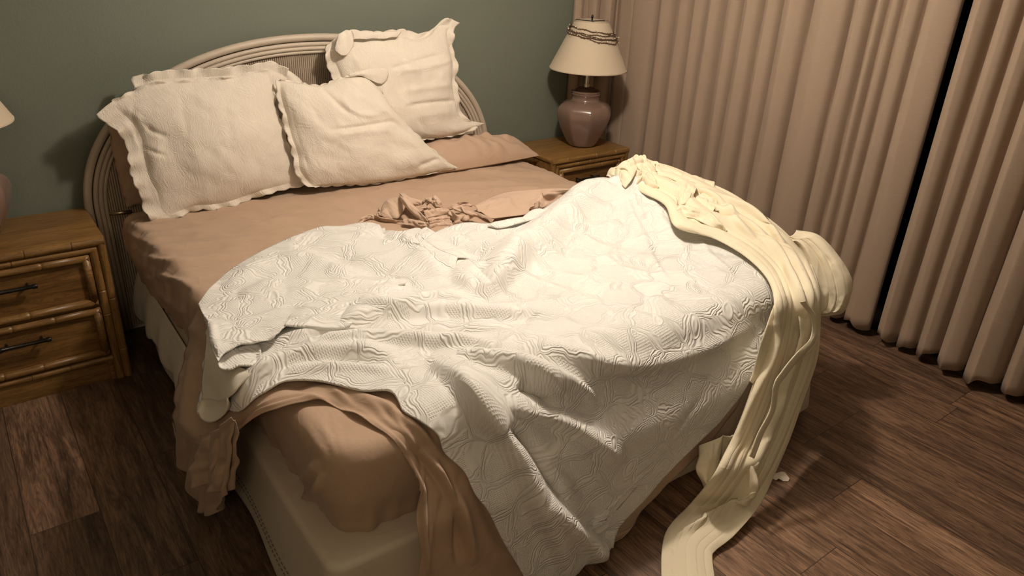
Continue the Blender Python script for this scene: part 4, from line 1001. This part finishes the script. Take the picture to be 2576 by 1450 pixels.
surf_sheet('x', zl((410, 740), (480, 680), (620, 625), (750, 610), (785, 640)), zl((785, 640), (790, 740), (800, 830)), zl((400, 780), (430, 830), (500, 830), (580, 800), (700, 795), (800, 830)), zl((410, 740), (402, 760), (400, 780)), 60, 24, (.075, .05, .06, .085), None, [], .001, (6, 4), 5, flare=.12, mb=mb, bulge=-.012, lx=.06)
o = mb.build('turned_fold', M['coverlet']); thick(o, .006); child(o, cv)
mb = MB()
surf_sheet('x', [(745, 775), (840, 750), (940, 722), (1018, 706)], [(1018, 706), (1022, 709), (1020, 713)], [(716, 822), (780, 824), (850, 827), (880, 818), (905, 790), (945, 766), (985, 727), (1020, 713)], [(745, 775), (728, 800), (716, 822)], 90, 26, (.045, .038, .055, .080), None, [], .002, (8, 4), 13, flare=.12, mb=mb, bulge=.010)
o = mb.build('turned_fold', M['coverlet']); thick(o, .006); child(o, cv)
# plain reverse side that shows at the near edge
mb = MB()
surf_sheet('x', zl((300, 400), (320, 560), (370, 720), (440, 830)), zl((440, 830), (600, 820), (710, 870)), zl((250, 1110), (330, 1105), (420, 1120), (520, 1060), (600, 960), (710, 870)), zl((300, 400), (285, 600), (270, 850), (250, 1110)), 50, 50, (.05, .05, .06, .06), None, [], .002, (4, 4), 6, flare=.12, mb=mb, lx=.06)
surf_sheet('x', zl((250, 1110), (330, 1105), (420, 1120), (480, 1090)), zl((480, 1090), (480, 1140), (470, 1200)), zl((205, 1210), (250, 1290), (330, 1310), (410, 1270), (470, 1200)), zl((250, 1110), (225, 1150), (205, 1210)), 30, 24, .06, None, [], .0, (4, 4), 6, flare=.12, mb=mb, bulge=-.012, lx=.06)
o = mb.build('reverse_side', M['coverback']); thick(o, .005); child(o, cv); o['label'] = 'plain fleecy reverse of the coverlet'
# rolled loop in the middle of the bed
mb = MB()
surf_sheet('x', [(1072, 572), (1110, 596), (1150, 622), (1210, 664)], [(1210, 664), (1190, 656), (1172, 650), (1152, 648)], [(1050, 588), (1068, 606), (1108, 632), (1152, 648)], [(1072, 572), (1060, 578), (1050, 588)], 50, 14, (.036, .036, .062, .055), None, [], .0, (4, 4), 6, mb=mb, bulge=.006)
surf_sheet('x', [(1050, 588), (1068, 606), (1108, 632), (1152, 648)], [(1152, 648), (1147, 664), (1146, 681)], [(1046, 606), (1058, 640), (1092, 672), (1146, 681)], [(1050, 588), (1046, 596), (1046, 606)], 50, 18, (.055, .062, .038, .038), None, [], .0, (4, 4), 6, mb=mb, bulge=.010)
o = mb.build('rolled_fold', M['coverlet']); thick(o, .005); child(o, cv)
mb = MB()
surf_sheet('x', [(1235, 565), (1290, 552), (1345, 547)], [(1345, 547), (1340, 552), (1330, 556)], [(1228, 570), (1260, 575), (1330, 558)], [(1235, 565), (1228, 568), (1228, 570)], 40, 12, .05, None, [], .0, (4, 4), 6, mb=mb, bulge=.012)
o = mb.build('rolled_fold', M['coverlet']); thick(o, .005); child(o, cv)
mb = MB()
surf_sheet('x', [(1300, 562), (1318, 545), (1338, 530), (1358, 526), (1372, 530)], [(1372, 530), (1382, 540), (1384, 552)], [(1300, 566), (1330, 562), (1360, 560), (1384, 552)], [(1300, 562), (1299, 564), (1300, 566)], 40, 14, (.04, .055, .036, .036), None, [], .0, (4, 4), 6, mb=mb, bulge=.008)
o = mb.build('rolled_fold', M['coverlet']); thick(o, .005); child(o, cv)
mb = MB()
surf_sheet('x', [(1385, 540), (1420, 522), (1450, 505)], [(1450, 505), (1456, 512), (1452, 520)], [(1375, 560), (1410, 550), (1452, 520)], [(1385, 540), (1378, 550), (1375, 560)], 30, 10, .036, None, [], .0, (4, 4), 6, mb=mb, bulge=.004)
o = mb.build('rolled_fold', M['coverlet']); thick(o, .005); child(o, cv)


mb = MB()
surf_sheet('x', [(1152, 650), (1175, 652), (1198, 669)], [(1198, 669), (1197, 670), (1196, 671)], [(1146, 682), (1168, 680), (1196, 671)], [(1152, 650), (1148, 665), (1146, 682)], 20, 10, (.050, .040, .040, .046), None, [], .0, (4, 4), 6, mb=mb)
o = mb.build('reverse_side', M['coverback']); thick(o, .003); child(o, cv)

# ------------------------------------------------------------------ cream sheet twisted over the far edge and down to the floor
cr = empty('cream_sheet', (2.1, -2.1, .3), 'cream cotton sheet twisted over the far edge and trailing to the floor', 'sheet')
def loft(mb, stations, nu=64, nv=200, pleats=3, amp=.012, seed=0, arch_=.03, rid=(), vfade=False, K=0, kb=.055):
    """stations: (left px, right px, (axis, value) left, (axis, value) right)"""
    A = np.array([at1(a[0], a[1], *l) for l, r, a, b in stations]); B = np.array([at1(b[0], b[1], *r) for l, r, a, b in stations])
    A, B = crom(A, nv, False), crom(B, nv, False); u = np.linspace(0, 1, nu)[None, :, None]
    W = A[:, None]*(1-u)+B[:, None]*u; Nn = normals(W); uu = u[..., 0]; v = np.linspace(0, 1, nv)[:, None]
    r = np.random.RandomState(seed); H = arch_*np.sin(np.pi*uu)**.7
    warp = uu+.05*smooth_noise((nv, nu), 3, 5, seed+1)
    for k in range(4):
        f = pleats*(1+.63*k); H = H+amp/(1+.55*k)*np.sin(f*6.283*warp+r.uniform(0, 6)+1.6*np.sin(v*r.uniform(2, 5)+r.uniform(0, 6)))*np.sin(np.pi*np.clip(uu, .02, .98))**.3
    if K:
        g1, w1 = gather(uu+0*v, v+0*uu, K, seed+40); g2, w2 = gather(uu+0*v, v+0*uu, int(K*2.2), seed+41, .03)
        H = H+kb*K*.5*(g1*w1)+kb*.16*K*(g2*w2)
    if vfade: H = arch_*np.sin(np.pi*uu)**.7+(H-arch_*np.sin(np.pi*uu)**.7)*(1-.88*np.clip((v-.66)/.12, 0, 1))
    H = H+smooth_noise((nv, nu), 9, 16, seed+2)*amp*.35
    W = W+Nn*H[..., None]
    if len(rid): W = W+normals(W)*line_disp(project(W.reshape(-1, 3)).reshape(nv, nu, 2), rid)[..., None]
    W[..., 2] = np.maximum(W[..., 2], .006+.004*np.sin(uu*20+v*9)**2)
    mb.grid(W, np.stack([uu+0*v, v+0*uu], -1).reshape(-1, 2)); return W
ZT = 2
mb = MB()
main = [
 ((1560, 460), (1620, 408), (2, .755), (0, 2.33)),
 ((1620, 490), (1690, 425), (2, .775), (0, 2.36)),
 ((1672, 520), (1760, 455), (2, .765), (0, 2.38)),
 ((1700, 575), (1840, 490), (2, .735), (0, 2.39)),
 ((1790, 600), (1920, 545), (2, .715), (0, 2.40)),
 ((1870, 645), (1985, 600), (2, .690), (0, 2.41)),
 ((1925, 700), (2035, 665), (2, .665), (0, 2.42)),
 ((1945, 760), (2058, 735), (1, -2.27), (1, -2.20)),
 ((1935, 840), (2058, 820), (1, -2.30), (1, -2.24)),
 ((1905, 930), (2050, 900), (1, -2.32), (1, -2.28)),
 ((1870, 1030), (2020, 990), (1, -2.35), (1, -2.33)),
 ((1830, 1120), (1990, 1080), (1, -2.38), (1, -2.38)),
 ((1790, 1200), (1955, 1170), (1, -2.42), (1, -2.44)),
 ((1735, 1270), (1915, 1265), (2, .03), (2, .05)),
 ((1690, 1318), (1850, 1345), (2, .02), (2, .03)),
 ((1672, 1350), (1800, 1385), (2, .02), (2, .02)),
 ((1664, 1400), (1792, 1410), (2, .02), (2, .02)),
 ((1665, 1500), (1805, 1500), (2, .02), (2, .02)),
]
crid = [([(1700, 560), (1850, 640), (1930, 740), (1950, 850), (1900, 980), (1850, 1100)], 7, 5, .016),
        ([(1760, 500), (1900, 580), (1980, 680), (2010, 790), (1990, 900), (1930, 1040), (1880, 1180)], 7, 5, .018),
        ([(1780, 480), (1900, 540), (1985, 640), (2030, 740), (2030, 850)], 6, 5, .015),
        ([(1730, 470), (1800, 500), (1850, 560), (1900, 600)], 8, 5, .014),
        ([(1890, 620), (1960, 720), (1985, 830), (1960, 950), (1900, 1080), (1860, 1230), (1780, 1320)], 5, 5, -.014),
        ([(1970, 640), (2020, 760), (2015, 880), (1980, 990)], 5, 5, -.012),
        ([(1840, 545), (1900, 590), (1950, 650)], 5, 5, -.014),
        ([(1960, 960), (1930, 1060), (1890, 1150), (1880, 1230), (1830, 1300)], 8, 5, .016),
        ([(1900, 1180), (1850, 1260), (1760, 1320), (1700, 1350)], 8, 5, .016),
        ([(1660, 470), (1700, 520), (1720, 560)], 7, 7, .012)]
crid += [([(1682, 540), (1760, 575), (1850, 615), (1915, 675)], 5, 8, .010), ([(1800, 545), (1870, 590), (1935, 660), (1965, 740)], 4, 4, -.012),
        ([(1830, 500), (1900, 560), (1960, 640)], 4, 4, -.010), ([(1745, 460), (1790, 480), (1850, 525)], 5, 5, -.010), ([(1700, 480), (1740, 520), (1790, 545)], 6, 5, .012),
        ([(1955, 800), (1950, 900), (1925, 980), (1890, 1060)], 4, 6, -.012), ([(2005, 800), (1998, 900), (1960, 1010), (1940, 1100)], 5, 5, -.014), ([(2030, 880), (2010, 980), (1975, 1080)], 5, 5, .012),
        ([(1700, 1335), (1760, 1330), (1820, 1300), (1870, 1270)], 8, 8, .012), ([(1690, 1410), (1730, 1390), (1770, 1400)], 8, 8, .008), ([(1770, 1250), (1820, 1200), (1850, 1150)], 6, 6, -.010)]
crid = [(p, a, b, h*1.6) for p, a, b, h in crid]
loft(mb, main, 170, 380, 1.3, .003, 3, .010, crid[:4]+crid[7:9], True, K=6, kb=.034)
o = mb.build('trailing_length', M['cream']); thick(o, .0025); child(o, cr)
# billow hanging off the far side
mb = MB()
bil = [((1960, 590), (2003, 578), (0, 2.40), (0, 2.43)), ((1985, 610), (2060, 592), (0, 2.42), (0, 2.48)), ((2015, 650), (2110, 645), (0, 2.42), (0, 2.50)), ((2035, 700), (2142, 700), (0, 2.42), (0, 2.50)),
       ((2045, 745), (2140, 742), (0, 2.42), (0, 2.50)), ((2040, 790), (2117, 790), (0, 2.42), (0, 2.47)), ((2035, 830), (2060, 800), (0, 2.40), (0, 2.40))]
loft(mb, bil, 80, 110, 1.6, .004, 8, .045, K=3, kb=.030)
o = mb.build('billow', M['cream']); thick(o, .0025); child(o, cr)
# knot at the top, and the opened cuff beside it
def zc(*p): return PT(p, 1500, 380, 2.789)
mb = MB()
tuft(mb, zc((90, 195), (110, 130), (190, 95), (250, 60), (320, 52), (380, 85)), zc((210, 260), (240, 255), (290, 240), (350, 230), (420, 265), (440, 240)), [.13, .17, .21, .23, .23, .21], [.16, .165, .17, .17, .16, .16], .024, 110, 70, wr=.010, seed=31, K=5, kb=.016, rid=[(zc((180, 110), (230, 160), (260, 230)), 5, 5, .018), (zc((230, 70), (260, 130), (330, 200)), 5, 5, -.016), (zc((300, 60), (320, 110), (400, 180)), 6, 4, .014), (zc((200, 200), (240, 210), (290, 190)), 5, 5, -.012), (zc((340, 90), (380, 130), (420, 190)), 4, 4, -.012)])
tuft(mb, zc((165, 190), (160, 130), (240, 60), (300, 60)), zc((205, 262), (260, 190), (290, 130), (330, 100)), [.15, .19, .225, .23], [.17, .20, .215, .22], .018, 60, 40, wr=.006, seed=32, K=3, kb=.010)
tuft(mb, zc((100, 190), (100, 150), (150, 115), (180, 110)), zc((150, 190), (130, 165), (155, 145), (185, 130)), [.12, .15, .175, .18], [.13, .145, .17, .18], .010, seed=33)
tuft(mb, zc((290, 130), (340, 130), (400, 190), (430, 280)), zc((280, 240), (330, 220), (360, 250), (425, 280)), [.23, .225, .20, .17], [.18, .19, .18, .17], .016, 60, 40, seed=34, K=3, kb=.010)
tuft(mb, zc((390, 95), (500, 120), (600, 170), (700, 190), (790, 215)), zc((430, 180), (520, 200), (620, 240), (740, 260), (850, 330)), [.21, .20, .19, .18, .16], [.20, .20, .19, .18, .17], .008, 80, 50, wr=.005, seed=35, K=4, kb=.010)
tuft(mb, zc((560, 210), (640, 220), (700, 260), (715, 290)), zc((550, 400), (560, 385), (620, 375), (660, 340)), [.19, .20, .20, .19], [.16, .16, .17, .175], .014, 60, 40, wr=.004, seed=36, K=2, kb=.008)
tuft(mb, zc((555, 410), (600, 380), (700, 400), (800, 430), (920, 560)), zc((570, 465), (660, 470), (720, 490), (800, 530), (920, 562)), [.165, .18, .17, .155, .12], [.145, .145, .14, .13, .115], .006, 60, 18, wr=.006, seed=37)
tuft(mb, zc((715, 285), (700, 330), (750, 390), (800, 430)), zc((790, 240), (830, 300), (850, 380), (860, 420)), [.18, .165, .16, .155], [.18, .18, .17, .16], .006, 40, 20, wr=.006, seed=38)
o = mb.build('knotted_end', M['cream']); thick(o, .0025); child(o, cr)
# loose flap over the foot corner and the loop near the floor
mb = MB()
fl_ = [((2012, 755), (2016, 752), (1, -2.28), (1, -2.28)), ((2012, 800), (2050, 810), (1, -2.31), (1, -2.29)), ((2010, 850), (2056, 850), (1, -2.33), (1, -2.31)), ((1998, 890), (2030, 890), (1, -2.35), (1, -2.34)), ((1980, 920), (1995, 915), (1, -2.36), (1, -2.36)), ((1962, 955), (1965, 952), (1, -2.37), (1, -2.37))]
loft(mb, fl_, 30, 70, 1., .004, 4, .012)
o = mb.build('loose_flap', M['cream']); thick(o, .0025); child(o, cr)
mb = MB()
lp = [((1758, 1122), (1818, 1096), (1, -2.30), (1, -2.33)), ((1758, 1150), (1812, 1140), (1, -2.32), (1, -2.35)), ((1750, 1180), (1803, 1190), (1, -2.33), (1, -2.36)), ((1762, 1205), (1795, 1218), (1, -2.335), (1, -2.36)), ((1778, 1216), (1792, 1221), (1, -2.34), (1, -2.36))]
loft(mb, lp, 30, 60, 1., .003, 5, .02)
lp = [((1818, 1096), (1870, 1090), (1, -2.33), (1, -2.36)), ((1815, 1140), (1860, 1120), (1, -2.33), (1, -2.36)), ((1808, 1165), (1835, 1158), (1, -2.33), (1, -2.36))]
loft(mb, lp, 20, 30, 1., .004, 6, .01)
o = mb.build('low_loop', M['cream']); thick(o, .0025); child(o, cr)
# narrow hem hanging at the foot edge of the coverlet
mb = MB()
hm = [((1948, 765), (1954, 762), (1, -2.275), (1, -2.275)), ((1937, 795), (1956, 795), (1, -2.29), (1, -2.29)), ((1918, 850), (1940, 850), (1, -2.31), (1, -2.31)), ((1895, 930), (1915, 935), (1, -2.32), (1, -2.33)), ((1885, 960), (1892, 965), (1, -2.33), (1, -2.33))]
loft(mb, hm, 14, 60, .5, .001, 4, .004)
o = mb.build('stitched_hem', M['cream']); thick(o, .0025); child(o, cr)
mb = MB()
hm = [((2012, 760), (2024, 757), (1, -2.33), (1, -2.33)), ((2040, 800), (2052, 798), (1, -2.34), (1, -2.34)), ((2039, 850), (2053, 856), (1, -2.36), (1, -2.36)), ((2003, 888), (2014, 900), (1, -2.385), (1, -2.385)),
      ((1966, 934), (1977, 946), (1, -2.40), (1, -2.40)), ((1946, 968), (1959, 974), (1, -2.41), (1, -2.41)), ((1936, 1030), (1949, 1033), (1, -2.425), (1, -2.425)), ((1906, 1090), (1919, 1096), (1, -2.44), (1, -2.44)), ((1884, 1148), (1896, 1155), (1, -2.46), (1, -2.46))]
Wh = loft(mb, hm, 14, 240, .5, .001, 4, .003)
o = mb.build('stitched_hem', M['cream']); thick(o, .0025); child(o, cr)

# ------------------------------------------------------------------ scraps on the floor
def scrap(px, label, curl=.004):
    c = np.array(px, float); W = at(2, .002, c); o0 = W.mean(0); n = len(W)
    top = [tuple(q+np.array([0, 0, curl*(1+math.sin(k*1.7))])) for k, q in enumerate(W)]
    bot = [(q[0], q[1], q[2]-.001) for q in top]
    m = (o0[0], o0[1], .004+curl)
    V = top+bot+[m, (m[0], m[1], m[2]-.001)]
    Fc = [(k, (k+1) % n, 2*n) for k in range(n)]+[((k+1) % n+n, k+n, 2*n+1) for k in range(n)]+[(k, k+n, (k+1) % n+n, (k+1) % n) for k in range(n)]
    o = mesh_obj('paper_scrap', V, Fc, M['paper'], smooth=False); tag(o, label, 'scrap')
scrap([(1942, 1206), (1947, 1196), (1958, 1191), (1966, 1187), (1974, 1192), (1985, 1208), (1983, 1212), (1970, 1212), (1958, 1208), (1952, 1212)], 'torn piece of white paper lying on the open floor')
scrap([(1976, 1078), (1984, 1058), (1991, 1066), (1988, 1074)], 'small white paper chip half hidden beside the cream sheet')
for o in COL.objects:
    if o.parent is None and o.get('category'):
        g = {'nightstand': 'pair of nightstands', 'lamp': 'pair of table lamps', 'scrap': 'paper scraps on the floor'}.get(o['category'])
        if o['category'] == 'pillow': g = 'ivory scalloped shams' if o.name.startswith('pillow_sham') else 'tan pillows'
        if g: o['group'] = g
bpy.context.view_layer.update()
